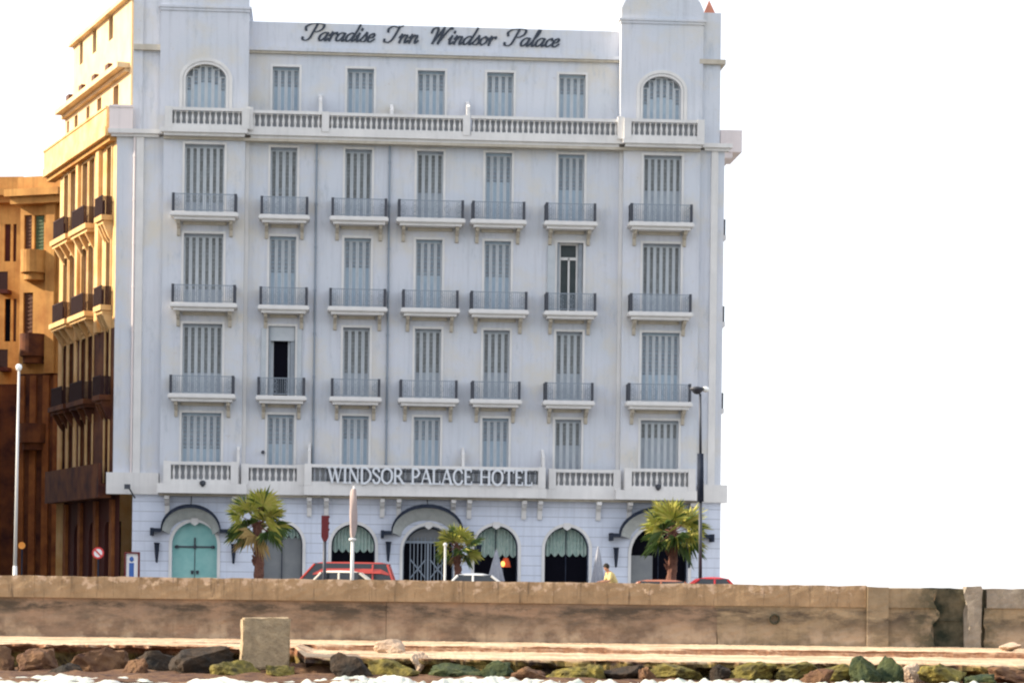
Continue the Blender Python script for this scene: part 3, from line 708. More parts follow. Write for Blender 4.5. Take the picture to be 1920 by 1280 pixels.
# ---- windows with shutters
def window(i, row, x0, x1, z0, z1, y, arch=0, kind='slat', df=.6, extra=None):
    """frame with reveal behind folding shutters; df = part of the height with open dark louvres"""
    W, H = x1-x0, z1-z0; n = 6 if W > 1.4 else 4; yy = y + .22
    f = MB(); surround(f, x0, x1, z0, z1, arch, y-.002, .10, .035)
    win = f.build('window', 'plaster_trim', hotel)
    bk = MB(); bk.quad((x0-.02, y+DEP-.01, z0), (x1+.02, y+DEP-.01, z0), (x1+.02, y+DEP-.01, z1), (x0-.02, y+DEP-.01, z1)); bk.build('pane', 'shutter_panel' if arch else 'dull_glass' if extra == 'glazed' else 'dark_interior', win)
    if kind == 'open':
        s = MB(); s.box(x0+.02, x0+.10, y+.05, y+.30, z0, z1); s.box(x1-.20, x1-.02, y+.16, y+.28, z0, z1-.02); s.build('folded_shutter', 'shutter_panel', win)
        if extra == 'glazed':
            g_ = MB(); cx = (x0+x1)/2-.04; g_.box(x0+.11, x0+.18, y+.29, y+.33, z0, z1); g_.box(x1-.29, x1-.21, y+.29, y+.33, z0, z1); g_.box(cx-.035, cx+.045, y+.28, y+.34, z0, z1-.62); g_.box(x0+.12, x1-.21, y+.28, y+.335, z1-.72, z1-.60); g_.box(x0+.12, x1-.21, y+.28, y+.335, z1-.08, z1-.0)
            g_.build('casement_frame', 'plaster_trim', win)
            rs = MB(); rs.box(x0-.42, x0-.1, y-.09, y-.04, z0, z1-.15); rs.build('open_shutter', 'shutter_frame', win)
        else:
            b_ = MB(); b_.box(x0+.02, x1-.02, y+.10, y+.2, z1-.62, z1); b_.box(x0+.1, x0+.22, y+.30, y+.34, z0, z1-.62); b_.box(x1-.3, x1-.22, y+.30, y+.34, z0, z1-.62)
            b_.build('roller_blind', 'shutter_frame', win)
            rs = MB(); rs.box(x0-.30, x0-.1, y-.08, y-.04, z0, z1-.1); rs.build('open_shutter', 'shutter_frame', win)
            rs = MB(); rs.box(x1+.1, x1+.28, y-.08, y-.04, z0, z1-.1); rs.build('open_shutter', 'shutter_frame', win)
        return win
    m_ = MB(); top = .14 if not arch else .05
    pts = None; r = W/2; cx = (x0+x1)/2; zs_ = z1 - r*arch
    def ztop(x): return z1 if not arch else zs_ + r*arch*math.sqrt(max(0, 1-((x-cx)/r)**2))
    pitch = W/n; dark = pitch*.52
    for k in range(n):
        a = x0 + pitch*k; b = a + pitch; mid = (a+b)/2; zt = min(ztop(a+.02), ztop(b-.02)) if arch else z1
        zt = max(zt, zs_ if arch else zt)
        sa, sb = mid-dark/2, mid+dark/2
        m_.box(a+.003, sa, yy, yy+.05, z0, zt, 0); m_.box(sb, b-.003, yy, yy+.05, z0, zt, 0)
        m_.box(sa, sb, yy+.002, yy+.048, zt-top, zt-.002, 0); m_.box(sa, sb, yy+.002, yy+.048, z0+.002, z0+.12, 0)
        zd = z0+.12 + (zt-top-z0-.12)*(1-df)
        m_.quad((sa, yy+.075, zd), (sb, yy+.075, zd), (sb, yy+.075, zt-top), (sa, yy+.075, zt-top), 1)
        m_.box(sa, sb, yy+.02, yy+.05, z0+.121, zd, 2)
        nsl = int((zt-top-zd)/.16)
        for q in range(nsl):
            zz = zd + (q+.5)*(zt-top-zd)/max(1, nsl)
            m_.quad((sa, yy+.045, zz-.02), (sb, yy+.045, zz-.02), (sb, yy+.07, zz+.025), (sa, yy+.07, zz+.025), 2 if kind == 'blue' else 1)
    if not arch: m_.box(x0, x1, yy-.012, yy+.0, z1-.10, z1-.003, 2)
    m_.build('shutter', ['shutter_frame', 'shutter_slat' if kind == 'slat' else 'shutter_panel', 'shutter_panel' if kind == 'slat' else 'shutter_blue'], win)
    return win
rnd = random.Random(4)
spec = {  # (row, col): dark share of the louvres
 (0,0):.85,(0,1):.7,(0,2):.72,(0,3):.6,(0,4):-.4,(0,5):-.5,(0,6):.5,
 (1,0):.8,(1,1):-.5,(1,2):-.4,(1,3):-.5,(1,4):-.5,(1,5):'glazed',(1,6):.75,
 (2,0):.7,(2,1):'dark',(2,2):.65,(2,3):.62,(2,4):.6,(2,5):.6,(2,6):-.6,
 (3,0):-.5,(3,1):-.4,(3,2):-.3,(3,3):-.3,(3,4):-.3,(3,5):.35,(3,6):.22}
for r_ in range(4):
    for i in range(7):
        y = -BAYW if is_bay(i) else 0; s = spec[r_, i]; a, b = cols[i]
        if isinstance(s, str): window(i, r_, a, b, ZFL[r_], ZW[r_], y, 0, 'open', extra=s)
        else: window(i, r_, a, b, ZFL[r_], ZW[r_], y, 0, 'slat' if s > 0 else 'blue', abs(s))
# ---- balconies
railc = {}
def rail_mesh(w_, d, h=.76):
    key = round(w_, 2)
    if key in railc: return railc[key]
    m_ = MB(); x0, x1 = -w_/2, w_/2; y = -d+.04
    m_.box(x0, x1, y-.02, y+.02, h-.035, h); m_.box(x0, x1, y-.015, y+.015, .05, .08)
    n = int(w_/.085)
    for k in range(1, n): xx = x0 + w_*k/n; m_.box(xx-.010, xx+.010, y-.008, y+.008, .08, h-.035)
    for c in range(max(2, int(w_/.42))):                      # scrollwork rings
        cx = x0 + w_*(c+.5)/max(2, int(w_/.42)); q = 12
        for rr, cz in ((.13, h*.5), (.06, h*.5), (.07, h*.8), (.07, h*.22)):
            for k in range(q):
                a0, a1 = 2*math.pi*k/q, 2*math.pi*(k+1)/q
                m_.tube((cx+rr*math.cos(a0), y-.014, cz+rr*math.sin(a0)), (cx+rr*math.cos(a1), y-.014, cz+rr*math.sin(a1)), .011, n=4, caps=False)
    for s in (-1, 1):                                          # side panels: close-set bars, seen nearly edge on
        xs = s*(w_/2); a, b = (xs, xs-s*.12)
        m_.box(min(a, b), max(a, b), y-.025, y+.022, .02, h+.02, 1)
        for k in range(9):
            yy = y + .04 + (d-.1)*k/9; m_.box(min(a, xs-s*.03), max(a, xs-s*.03), yy, yy+.03, .05, h-.03, 1)
        m_.box(min(a, xs-s*.035), max(a, xs-s*.035), y, 0, h-.034, h-.001, 1)
    railc[key] = m_.mesh('railing', ['iron_light', 'iron']); return railc[key]
slabc = {}
def balcony(x0, x1, y, z, d=.8, brk=True):
    w_ = x1-x0; cx = (x0+x1)/2; key = round(w_, 2)
    if key not in slabc:
        m_ = MB(); m_.box(-w_/2-.02, w_/2+.02, -d, 0, -.20, 0); m_.box(-w_/2-.06, w_/2+.06, -d-.05, 0, -.17, -.05); m_.box(-w_/2+.08, w_/2-.08, -d+.08, 0, -.32, -.20)
        u = MB(); slabc[key] = m_.mesh('balcony', 'plaster_trim')
    o = link('balcony', slabc[key], hotel, (cx, y, z))
    link('railing', rail_mesh(w_, d), o)
    for s in (-1, 1): link('bracket', brm, o, (s*(w_/2-.26), 0, -.325))
    link('soffit_panel', sofm, o, (0, 0, 0)).scale = (w_-.9, 1, 1)
    return o
b_ = MB(); b_.extrude([(-.62, 0), (0, 0), (0, -.62), (-.09, -.60), (-.14, -.34), (-.32, -.22), (-.55, -.14)], 'x', -.07, .07); brm = b_.mesh('bracket', 'soffit_stain_shade')
b_ = MB(); b_.box(-.5, .5, -.10, -.003, -.46, -.325); sofm = b_.mesh('soffit_panel', 'soffit_stain_shade')
bpx = [
 [(322, 444), (488, 578), (621, 726), (746, 870), (885, 985), (1023, 1118), (1182, 1299)],
 [(321, 442), (486, 577), (617, 724), (754, 860), (882, 989), (1023, 1118), (1181, 1297)],
 [(317, 439), (482, 572), (620, 713), (749, 858), (884, 976), (1021, 1113), (1177, 1296)]]
for r_ in range(3):
    for i in range(7):
        y = -BAYW if is_bay(i) else 0; a, b = bpx[r_][i]; py = slabs[r_][i]
        balcony(fx(a, py, .8-y), fx(b, py, .8-y), y, ZS[r_])
# ---- main cornice, terrace floor and its balustrade
cm = MB()
def cornice(x0, x1, w_): cm.box(x0, x1, -w_, .2, ZC0+.08, ZC1); cm.box(x0+.12, x1-.12, -w_+.12, .2, ZC0-.05, ZC0+.08)
cornice(XL-.35, BL0-.1, .28); cornice(BL0-.103, BL1+.1, BAYW+.55); cornice(BL1+.1, BR0-.1, .62); cornice(BR0-.1, BR1+.1, BAYW+.55); cornice(BR1+.103, XR+.3, .28)
cm.box(XL, XR, .2, 12, ZC1-.2, ZC1-.004)
cm.build('cornice', 'plaster_trim', hotel)
u = MB(); u.box(BL0, BR1, -.5, .01, ZC0-.16, ZC0-.052); u.build('soffit', 'soffit_stain_shade', hotel)
HT2 = .86
bal(310, 467, 220, BAYW+.4, ZC1, HT2); bal(471, 603, 222, .5, ZC1, HT2, posts=False); bal(604, 881, 232, .5, ZC1, HT2-.02)
bal(883, 1160, 240, .5, ZC1, HT2, posts=False); 
xa, xb = fx(1170, 240, BAYW+.4), fx(1320, 240, BAYW+.4); balustrade(xa, xb, -BAYW-.4, ZC1, HT2)
for px in (469, 1163):
    x = fx(px, 225, .45); m_ = MB(); m_.box(x-.13, x+.13, -.75, -.45, ZC1, ZC1+HT2+.1); m_.build('balustrade_pier', 'plaster_trim', hotel)
for px, pyt in ((601, 172), (735, 190), (878, 184)):
    x = fx(px, 200, .2); zt = fz(px, pyt, .2); m_ = MB(); m_.box(x-.07, x+.07, -.35, .6, ZC1, zt-.4); m_.extrude([(-.35, zt-.4), (.6, zt-.4), (.6, zt)], 'x', x-.07, x+.07); m_.build('terrace_divider', 'plaster_trim', hotel)
# ---- top floor
TY = .6
TL0, TL1 = fx(300, 150, .2), fx(466, 150, .2); TR0, TR1 = fx(1164, 150, .2), fx(1318, 150, .2)
tcols = [(511, 561), (651, 701), (783, 834), (913, 963), (1048, 1098)]
tw = [(F(a, 170, -TY)[0], F(b, 170, -TY)[0]) for a, b in tcols]
top = MB(); wall_holes(top, TL1, TR0, ZC1-.1, ZP0, TY, [(a, b, ZC1, ZTOP, 0) for a, b in tw], DEP)
ZTT = [fz(385, 14, .2), fz(1240, 42, .2)]
ZTT = [sum(ZTT)/2]*2
tarch = [(fx(348, 170, .2), fx(424, 170, .2), fz(385, 119, .2)), (fx(1205, 190, .2), fx(1277, 190, .2), fz(1241, 145, .2))]
TWY = -.2
TD = 4.5
ZTA = (tarch[0][2]+tarch[1][2])/2
for (a, b), (wa, wb, wz) in (((TL0, TL1), tarch[0]), ((TR0, TR1), tarch[1])):
    wall_holes(top, a, b, ZC1-.05, ZTT[0], TWY, [(wa, wb, ZC1, ZTA, .72)], DEP)
    top.quad((a, TD, ZC1), (a, TWY, ZC1), (a, TWY, ZTT[0]), (a, TD, ZTT[0])); top.quad((b, TWY, ZC1), (b, TD, ZC1), (b, TD, ZTT[0]), (b, TWY, ZTT[0])); top.quad((b, TD, ZC1), (a, TD, ZC1), (a, TD, ZTT[0]), (b, TD, ZTT[0]))
top.build('top_floor_wall', 'plaster', hotel)
for k, (a, b) in enumerate(tw): window(k, 9, a, b, ZC1, ZTOP, TY, 0, 'blue', .25)
for k, (wa, wb, wz) in enumerate(tarch):
    window(k, 9, wa, wb, ZC1, ZTA, TWY, .72, 'blue', .25 if k == 0 else .3)
    f = MB(); surround(f, wa-.12, wb+.12, ZC1+.9, ZTA+.12, .78, TWY-.002, .14, .06); f.build('arch_moulding', 'plaster_trim', hotel)
# tower heads with curved pediments
for k, (a, b) in enumerate(((TL0, TL1), (TR0, TR1))):
    th = MB(); z = ZTT[0]; th.box(a-.10, b+.10, TWY-.10, TD, z, z+.10); th.box(a-.04, b+.04, TWY-.05, TD, z-.12, z)
    cx = (a+b)/2; rr = (b-a)/2; hgt = .42
    pts = [(a, z+.10), (b, z+.10), (b, z+.10+hgt)] + [(cx + rr*math.cos(t)*.97, z+.10+hgt + 1.0*math.sin(t)) for t in [math.pi*q/18 for q in range(1, 18)]] + [(a, z+.10+hgt)]
    th.extrude(pts, 'y', TWY, TWY+.5)
    th.box(a, b, TWY+.5, TD, z+.10, z+.3)
    th.build('tower_head', 'plaster', hotel)
# flanking piers of the towers
fk = MB()
fk.box(fx(268, 100, -.2), TL0-.003, .2, 3, ZC1, fz(285, -60, -.2)); fk.box(fx(250, 100, -.1), fx(268, 100, -.1), .1, 2.5, ZC1, fz(285, -60, -.2)+.05)
zq = fz(1335, 24, .1)
fk.build('corner_pier', 'plaster', hotel); fk = MB()
fk.box(TR1+.003, fx(1352, 60, .05), -.05, 2.5, ZC1, zq)
fk.build('corner_pier', 'plaster', hotel)
q = MB(); zl = fz(285, 88, .1); q.box(fx(250, 88, .2), fx(304, 88, .2), -.05, 2.6, zl-.12, zl+.12)
q.build('pier_ledge', 'soffit_stain_shade', hotel); q = MB()
zl2 = fz(1340, 116, .2); q.box(TR1-.15, fx(1361, 115, .2), -.22, 2.6, zl2-.10, zl2+.10); q.build('pier_ledge', 'soffit_stain_shade', hotel)
x = fx(1331, 10); q = MB(); q.add([(x-.24, 0, zq), (x+.24, 0, zq), (x+.24, .48, zq), (x-.24, .48, zq), (x, .24, zq+.62)], [(0,1,4), (1,2,4), (2,3,4), (3,0,4), (3,2,1,0)]); q.build('pinnacle', 'roof_tile', hotel)
# roof parapet carrying the script sign
pr = MB(); pr.box(TL1, TR0, TY-.06, TY+.25, ZP0, ZP1); pr.box(TL1, TR0, TY-.22, TY-.06, ZP0-.06, ZP0+.10); pr.box(TL1, TR0, TY+.25, 10, ZP0-.1, ZP0+.05)
pr.build('parapet', 'plaster', hotel)
u = MB(); u.box(TL1, TR0, TY-.15, TY-.003, ZP0-.16, ZP0-.062); u.build('soffit', 'soffit_stain_shade', hotel)
# ---- right side wall with its balconies
rs = MB(); rs.quad((XR, 0, ZM0), (XR, 22, ZM0), (XR, 22, ZC1), (XR, 0, ZC1))
rs.quad((TR1, 2.5, ZC1), (TR1, 22, ZC1), (TR1, 22, ZP1), (TR1, 2.5, ZP1)); rs.quad((XR, 22, 0), (XL, 22, 0), (XL, 22, ZP1), (XR, 22, ZP1)); rs.build('side_wall', 'plaster', hotel)
q = MB(); q.box(XR, XR+.95, 1.2, 4.5, ZC0+.15, ZC1+.85); q.box(XR, XR+.55, 1.25, 4.4, ZC0-.1, ZC0+.15); q.build('side_parapet', 'pink_plaster', hotel)
for zz in ZS:
    q = MB(); q.box(XR, XR+.5, 2.5, 4.2, zz-.2, zz); q.extrude([(XR, zz-.2), (XR, zz-.7), (XR+.35, zz-.2)], 'y', 2.8, 3.0); b = q.build('balcony', 'plaster_trim', hotel)
    q = MB()
    for k in range(14): yy = 2.52 + k*.13; q.box(XR+.44, XR+.47, yy, yy+.03, zz, zz+.7)
    q.box(XR, XR+.47, 2.5, 2.53, zz+.66, zz+.7); q.box(XR+.42, XR+.47, 2.5, 4.2, zz+.66, zz+.7); q.build('railing', 'iron', b)
# ---- left side wing, receding along the side street
MW = Matrix.Translation((XL, 0, 0)) @ Matrix(((math.cos(R(63.2)+0), 0, 0, 0), (0, 1, 0, 0), (0, 0, 1, 0), (0, 0, 0, 1)))
# axes of the wing in hotel-local coordinates
ax = Vector((WX.dot(HT), WX.dot(HN), 0)); ay = Vector((WY.dot(HT), WY.dot(HN), 0))
MW = Matrix(((ax.x, ay.x, 0, XL), (ax.y, ay.y, 0, 0), (0, 0, 1, 0), (0, 0, 0, 1)))
WL = Wp(110, 600)[0]                         # far end (negative)
wx = lambda px, py=600, w_=0: Wp(px, py, w_)[0]
wcols = [(wx(207), wx(199)), (wx(176), wx(166)), (wx(163), wx(153)), (wx(141), wx(131)), (wx(127), wx(119))]
wcols = [(a if a < b else b, b if b > a else a) for a, b in wcols]
wg = MB(MW); wh = [(a, b, ZFL[r_], ZW[r_], 0) for a, b in wcols for r_ in range(4)]
ZSP = ZS[1]-1.0  # below this height the wing wall carries painted street shade
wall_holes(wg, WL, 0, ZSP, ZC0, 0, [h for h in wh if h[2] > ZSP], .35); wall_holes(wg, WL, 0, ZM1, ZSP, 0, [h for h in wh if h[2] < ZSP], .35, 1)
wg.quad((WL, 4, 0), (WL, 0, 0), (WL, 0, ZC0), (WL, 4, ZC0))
wg.build('wing_wall', ['ochre_plaster', 'maroon_shade_plaster'], hotel)
x1g = wx(247, 1000) if False else -0.0
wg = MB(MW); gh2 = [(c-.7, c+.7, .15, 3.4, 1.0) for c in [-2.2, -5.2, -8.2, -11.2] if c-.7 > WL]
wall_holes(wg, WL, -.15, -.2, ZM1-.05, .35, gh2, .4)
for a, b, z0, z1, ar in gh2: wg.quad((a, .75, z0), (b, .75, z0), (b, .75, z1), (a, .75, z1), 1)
wg.build('wing_ground_floor_wall', ['ochre_dark', 'dark_interior'], hotel)  # near-black red: street shade painted into the ground floor colour
for (a, b) in wcols:
    for r_ in range(4):
        f = MB(MW); surround(f, a, b, ZFL[r_], ZW[r_], 0, -.002, .12, .05); wn = f.build('window', 'ochre_plaster', hotel)
        s = MB(MW); s.box(a, b, .12, .17, ZFL[r_], ZW[r_])
        for k in range(12): zz = ZFL[r_] + (k+.5)*(ZW[r_]-ZFL[r_])/12; s.box(a+.08, b-.08, .10, .12, zz, zz+.06)
        s.build('shutter', 'brown_shutter', wn)
pw = MB(MW)
for a, b in ((wx(189), wx(183)), (wx(150), wx(146))): pw.box(min(a, b), max(a, b), -.18, -.002, ZSP, ZC0)
pw.build('pilaster', 'ochre_plaster', hotel)
for a, b in ((wx(117.5), wx(112)), (wx(130), wx(128)), (wx(146), wx(142))):
    pw = MB(MW); pw.box(min(a, b), max(a, b), -.05, -.002, ZM1+.6, ZSP-.002); pw.build('pilaster', 'ochre_plaster', hotel)  # thin panels added as sunlit strips across the painted shade
for r_ in range(3):
    for (a, b, d) in ((wcols[0][0]-.35, wcols[0][1]+.25, .5), (wcols[2][0]-.5, wcols[1][1]+.5, .55), (wcols[4][0]-.4, wcols[3][1]+.4, .6)):
        s = MB(MW); s.box(a, b, -d, 0, ZS[r_]-.22, ZS[r_]); s.box(a+.1, b-.1, -d+.1, 0, ZS[r_]-.36, ZS[r_]-.22)
        for t in (.15, .5, .85):
            xx = a+(b-a)*t; s.extrude([(-d+.1, ZS[r_]-.36), (0, ZS[r_]-.36), (0, ZS[r_]-1.1), (-.15, ZS[r_]-.9)], 'x', xx-.09, xx+.09)
        bb = s.build('balcony', 'ochre_plaster' if r_ < 2 else 'maroon_shade_plaster', hotel)
        s = MB(MW)
        if b-a > 2: a, b = a+.65, b-.45
        n = int((b-a)/.09)
        for k in range(n+1): xx = a + (b-a)*k/n; s.box(xx-.018, xx+.018, -d+.02, -d+.05, ZS[r_], ZS[r_]+.8)
        for k in range(9): yy = -d+.03+k*(d-.05)/9; s.box(a, a+.03, yy, yy+.035, ZS[r_], ZS[r_]+.8); s.box(b-.03, b, yy, yy+.035, ZS[r_], ZS[r_]+.8)
        s.box(a, b, -d+.01, -d+.06, ZS[r_]+.78, ZS[r_]+.83); s.build('railing', 'iron_bronze', bb)
for k in range(4):
    xx = -1.2 - 3.05*k
    if xx-.3 > WL: pw = MB(MW); pw.box(xx-.25, xx+.25, .2, .348, -.2, ZM0-.25); pw.build('pilaster', 'street_stripe', hotel)
# mezzanine band and upper terrace of the wing
s = MB(MW); s.box(WL, -.3, -.55, .0, ZM0-.2, ZM1); s.box(WL, -.3, -.55, -.42, ZM1, ZM1+.85); s.build('wing_mezzanine_band', 'maroon_shade_plaster', hotel)
WX2 = wx(80, 320, .5)
s = MB(MW); s.box(WX2, -.05, -.50, .1, ZC0-.02, ZC1+.10); s.box(WX2+.003, -.053, -.45, -.30, ZC1+.10, ZC1+.88); s.box(WX2, -.05, -.50, -.26, ZC1+.88, ZC1+.97)
s.box(WX2, -.05, -.30, .1, ZC0-.22, ZC0-.02, 1); s.build('wing_cornice', ['ochre_plaster', 'orange_plaster'], hotel)
s = MB(); a = fx(205, 225, .2); b = fx(249, 225, .2); s.box(a, b, -.25, -.1, ZC0+.05, ZC1+.98); s.box(a-.02, b+.02, -.29, -.06, ZC1+.9, ZC1+1.0); s.build('corner_parapet', 'pink_plaster', hotel)
# wing top storeys
XP = fx(246, 100, -.3)
MP = Matrix(((ax.x, ay.x, 0, XP), (ax.y, ay.y, 0, .3), (0, 0, 1, 0), (0, 0, 0, 1)))
oP = HO + HT*XP + HN*.3
def PP(px, py, w_=0):
    p = plane_hit(px, py, oP - WY*w_, WY) - oP; return p.dot(WX), p.z
PL = PP(122, 200)[0]; zt_ = PP(240, 0)[1] + .1; zmid = PP(215, 118, .7)[1]
p1 = MB(MP)
wins = []
for a, b, t, bt in ((204, 212, 30, 75), (174, 181, 55, 98), (150, 156, 75, 120)):
    xa, xb = PP(a, 60)[0], PP(b, 60)[0]; wins.append((min(xa, xb), max(xa, xb), PP((a+b)/2, bt)[1], PP((a+b)/2, t)[1], 0))
for a, b in ((212, 222), (182, 190), (162, 168), (140, 146), (126, 130)):
    xa, xb = PP(a, 200)[0], PP(b, 200)[0]; wins.append((min(xa, xb), max(xa, xb), ZC1+.05, ZC1+2.4, 0))
wall_holes(p1, PL, 0, ZC1-.05, zmid, 0, wins[3:], .3)
PL2 = PP(137, 100)[0]
zw0 = max(w_[3] for w_ in wins[:3]); zb0 = min(w_[2] for w_ in wins[:3])
wins = [(w_[0], w_[1], (zb0+w_[2])/2, (zw0+w_[3])/2, 0) for w_ in wins[:3]] + wins[3:]
wall_holes(p1, PL2, 0, zmid, zt_, 0, wins[:3], .3)
p1.quad((0, 0, ZC1), (0, 2.5, ZC1), (0, 2.5, zt_), (0, 0, zt_)); p1.quad((PL, 2.5, ZC1), (PL, 0, ZC1), (PL, 0, zmid), (PL, 2.5, zmid)); p1.quad((PL2, 2.5, zmid), (PL2, 0, zmid), (PL2, 0, zt_), (PL2, 2.5, zt_))
p1.quad((PL2, 0, zt_), (0, 0, zt_), (0, 2.5, zt_), (PL2, 2.5, zt_)); p1.build('wing_top_wall', 'glare_cream_plaster', hotel)
for a, b, z0, z1, _ in wins:
    s = MB(MP); s.quad((a, .25, z0), (b, .25, z0), (b, .25, z1), (a, .25, z1)); wn = s.build('window', 'dark_interior' if z0 > zmid else 'brown_shutter', hotel)
s = MB(MP); s.box(PP(104, 195, .5)[0], PP(222, 118, .5)[0], -.55, .1, zmid-.12, zmid+.1); s.box(PL, -.3, -.2, .1, zmid-.28, zmid-.12); s.box(PL2, .05, -.25, .1, zt_-.15, zt_+.05)
s.build('wing_upper_cornice', 'glare_cream_plaster', hotel)
for t in range(4): s = MB(MP); xx = PL*.15 + PL*.2*t; s.box(xx-.6, xx, -.54, -.34, zmid+.12, zmid+.35); s.build('planter', 'brown_shutter', hotel)

# ------------------------------------------------------------------ signs on the hotel
def bezier_smooth(pts, sub=5):
    out = []
    P = [Vector((p[0], p[1])) for p in pts]
    if len(P) == 2: return P
    for i in range(len(P)-1):
        p0 = P[max(0, i-1)]; p1_, p2 = P[i], P[i+1]; p3 = P[min(len(P)-1, i+2)]
        for k in range(sub):
            t = k/sub
            out.append(.5*((2*p1_) + (p2-p0)*t + (2*p0-5*p1_+4*p2-p3)*t*t + (3*p1_-p0-3*p2+p3)*t**3))
    out.append(P[-1]); return out
def stroke(mb, pts, wmin, wmax, y, th, smooth=True, kdir=None, st=0):
    P = bezier_smooth(pts) if smooth else [Vector(p) for p in pts]
    for i, (a, b) in enumerate(zip(P, P[1:])):
        d = b-a
        if d.length < 1e-6: continue
        ang = abs(d.y)/d.length; down = d.y < 0
        wd = wmin + (wmax-wmin)*(ang**1.5 if down or kdir is None else ang*.35)
        n = Vector((-d.y, d.x)).normalized()*wd/2; e = d.normalized()*wd*.25; a2, b2 = a-e, b+e
        yo = y - .0006*(i % 9) - st*.0055
        c = [a2+n, a2-n, b2-n, b2+n]
        mb.add([(q.x, yo, q.y) for q in c] + [(q.x, yo+th, q.y) for q in c], [(0,1,2,3), (7,6,5,4), (0,4,5,1), (1,5,6,2), (2,6,7,3), (3,7,4,0)])
A_ = [[(.75,.85),(.45,1.0),(.1,.7),(.05,.25),(.3,0),(.62,.35),(.8,.95)], [(.8,.95),(.74,.3),(.85,0),(1.1,.3)]]
SC = {'a': (A_, 1.05), 'd': ([A_[0], [(1.0,2.0),(.85,.95),(.74,.3),(.85,0),(1.1,.3)]], 1.05),
 'n': ([[(0,.6),(.18,1.0)],[(.18,1.0),(.22,.5),(.2,0)],[(.2,.4),(.5,.95)],[(.5,.95),(.78,.85),(.74,.3),(.85,0),(1.1,.3)]], 1.08),
 'r': ([[(0,.6),(.18,1.05)],[(.18,1.05),(.22,.5),(.2,0)],[(.22,.5),(.4,.9),(.66,1.0),(.68,.8)]], .78),
 'i': ([[(0,.5),(.22,1.0)],[(.22,1.0),(.18,.3),(.33,0),(.6,.3)],[(.32,1.55),(.3,1.35)]], .55),
 's': ([[(0,.1),(.42,1.1)],[(.42,1.1),(.5,.75),(.62,.4),(.5,.03),(.12,.05)]], .72),
 'e': ([[(.05,.4),(.5,.55),(.62,.85)],[(.62,.85),(.4,1.0),(.12,.7),(.1,.2),(.4,0),(.8,.35)]], .78),
 'o': ([[(.42,1.0),(.1,.7),(.08,.25),(.35,0)],[(.35,0),(.68,.3),(.7,.75),(.42,1.0),(.6,.82),(.9,.85)]], .88),
 'l': ([[(0,.3),(.45,1.4),(.52,1.95)],[(.52,1.95),(.32,1.9),(.22,1.0),(.2,.3),(.35,0),(.6,.3)]], .56),
 'c': ([[(.6,.78),(.45,1.0),(.12,.7),(.08,.25),(.35,0),(.75,.35)]], .72),
 'P': ([[(-.35,1.2),(-.5,1.6),(-.1,1.95),(.7,2.05),(1.35,1.9),(1.35,1.4),(.9,1.05),(.5,1.1)],[(.62,1.98),(.5,1.0),(.4,.3),(.1,0),(-.3,.1),(-.4,.35)]], 1.35),
 'I': ([[(-.35,1.25),(-.4,1.65),(0,1.95),(.5,1.85),(1.05,2.05)],[(.68,1.9),(.58,1.0),(.42,.3),(.1,0),(-.3,.1),(-.4,.35)]], 1.12),
 'W': ([[(-.4,1.3),(-.35,1.75),(0,1.95),(.2,1.7)],[(.2,1.7),(.22,.9),(.15,0)],[(.15,0),(.55,1.2),(.78,1.95)],[(.78,1.95),(.82,.9),(.75,0)],[(.75,0),(1.15,1.2),(1.5,1.95),(1.7,1.8)]], 1.75)}
def sign_text(root, text, table, x0, x1, z0, xh, y, wmin, wmax, shear, m, space, script=True, th=.04):
    adv = sum((table[c][1] if c != ' ' else space) for c in text); sc = (x1-x0)/adv; cur = 0
    for c in text:
        if c == ' ': cur += space; continue
        mb = MB()
        for si, s_ in enumerate(table[c][0]):
            if script:
                pts = [((cur*sc) + (px*sc*.98 + py*xh*shear), py*xh) for px, py in s_]
                stroke(mb, pts, wmin, wmax, 0, th, st=si)
            else:
                pts, wd, cur_ = s_
                pts = [((cur + px)*sc, py*xh) for px, py in pts]
                stroke(mb, pts, wd, wd, 0, th, smooth=cur_, kdir=1 if cur_ else None, st=si)
        mb.build('letter', m, root, loc=(x0, y, z0)); cur += table[c][1]
sy = TY-.10
xa, za = F(572, 76, -sy); xb, zb = F(1046, 88, -sy)
rsn = thing('rooftop_sign', 'dark script lettering reading Paradise Inn Windsor Palace on the roof parapet', 'sign', (0,0,0))
rsn.location = HO; rsn.rotation_euler = (0, 0, HA)
sign_text(rsn, 'Paradise Inn Windsor Palace', SC, xa, xb, (za+zb)/2, .36, sy, .03, .105, .42, 'letter_dark', 1.45)
def V(x, wd=.13): return ([(x, 0), (x, 1)], wd, False)
def Sf(x, z, w_=.32): return ([(x-w_/2, z), (x+w_/2, z)], .055, False)
def L(*p, wd=.06, c=False): return (list(p), wd, c)
k_ = .09
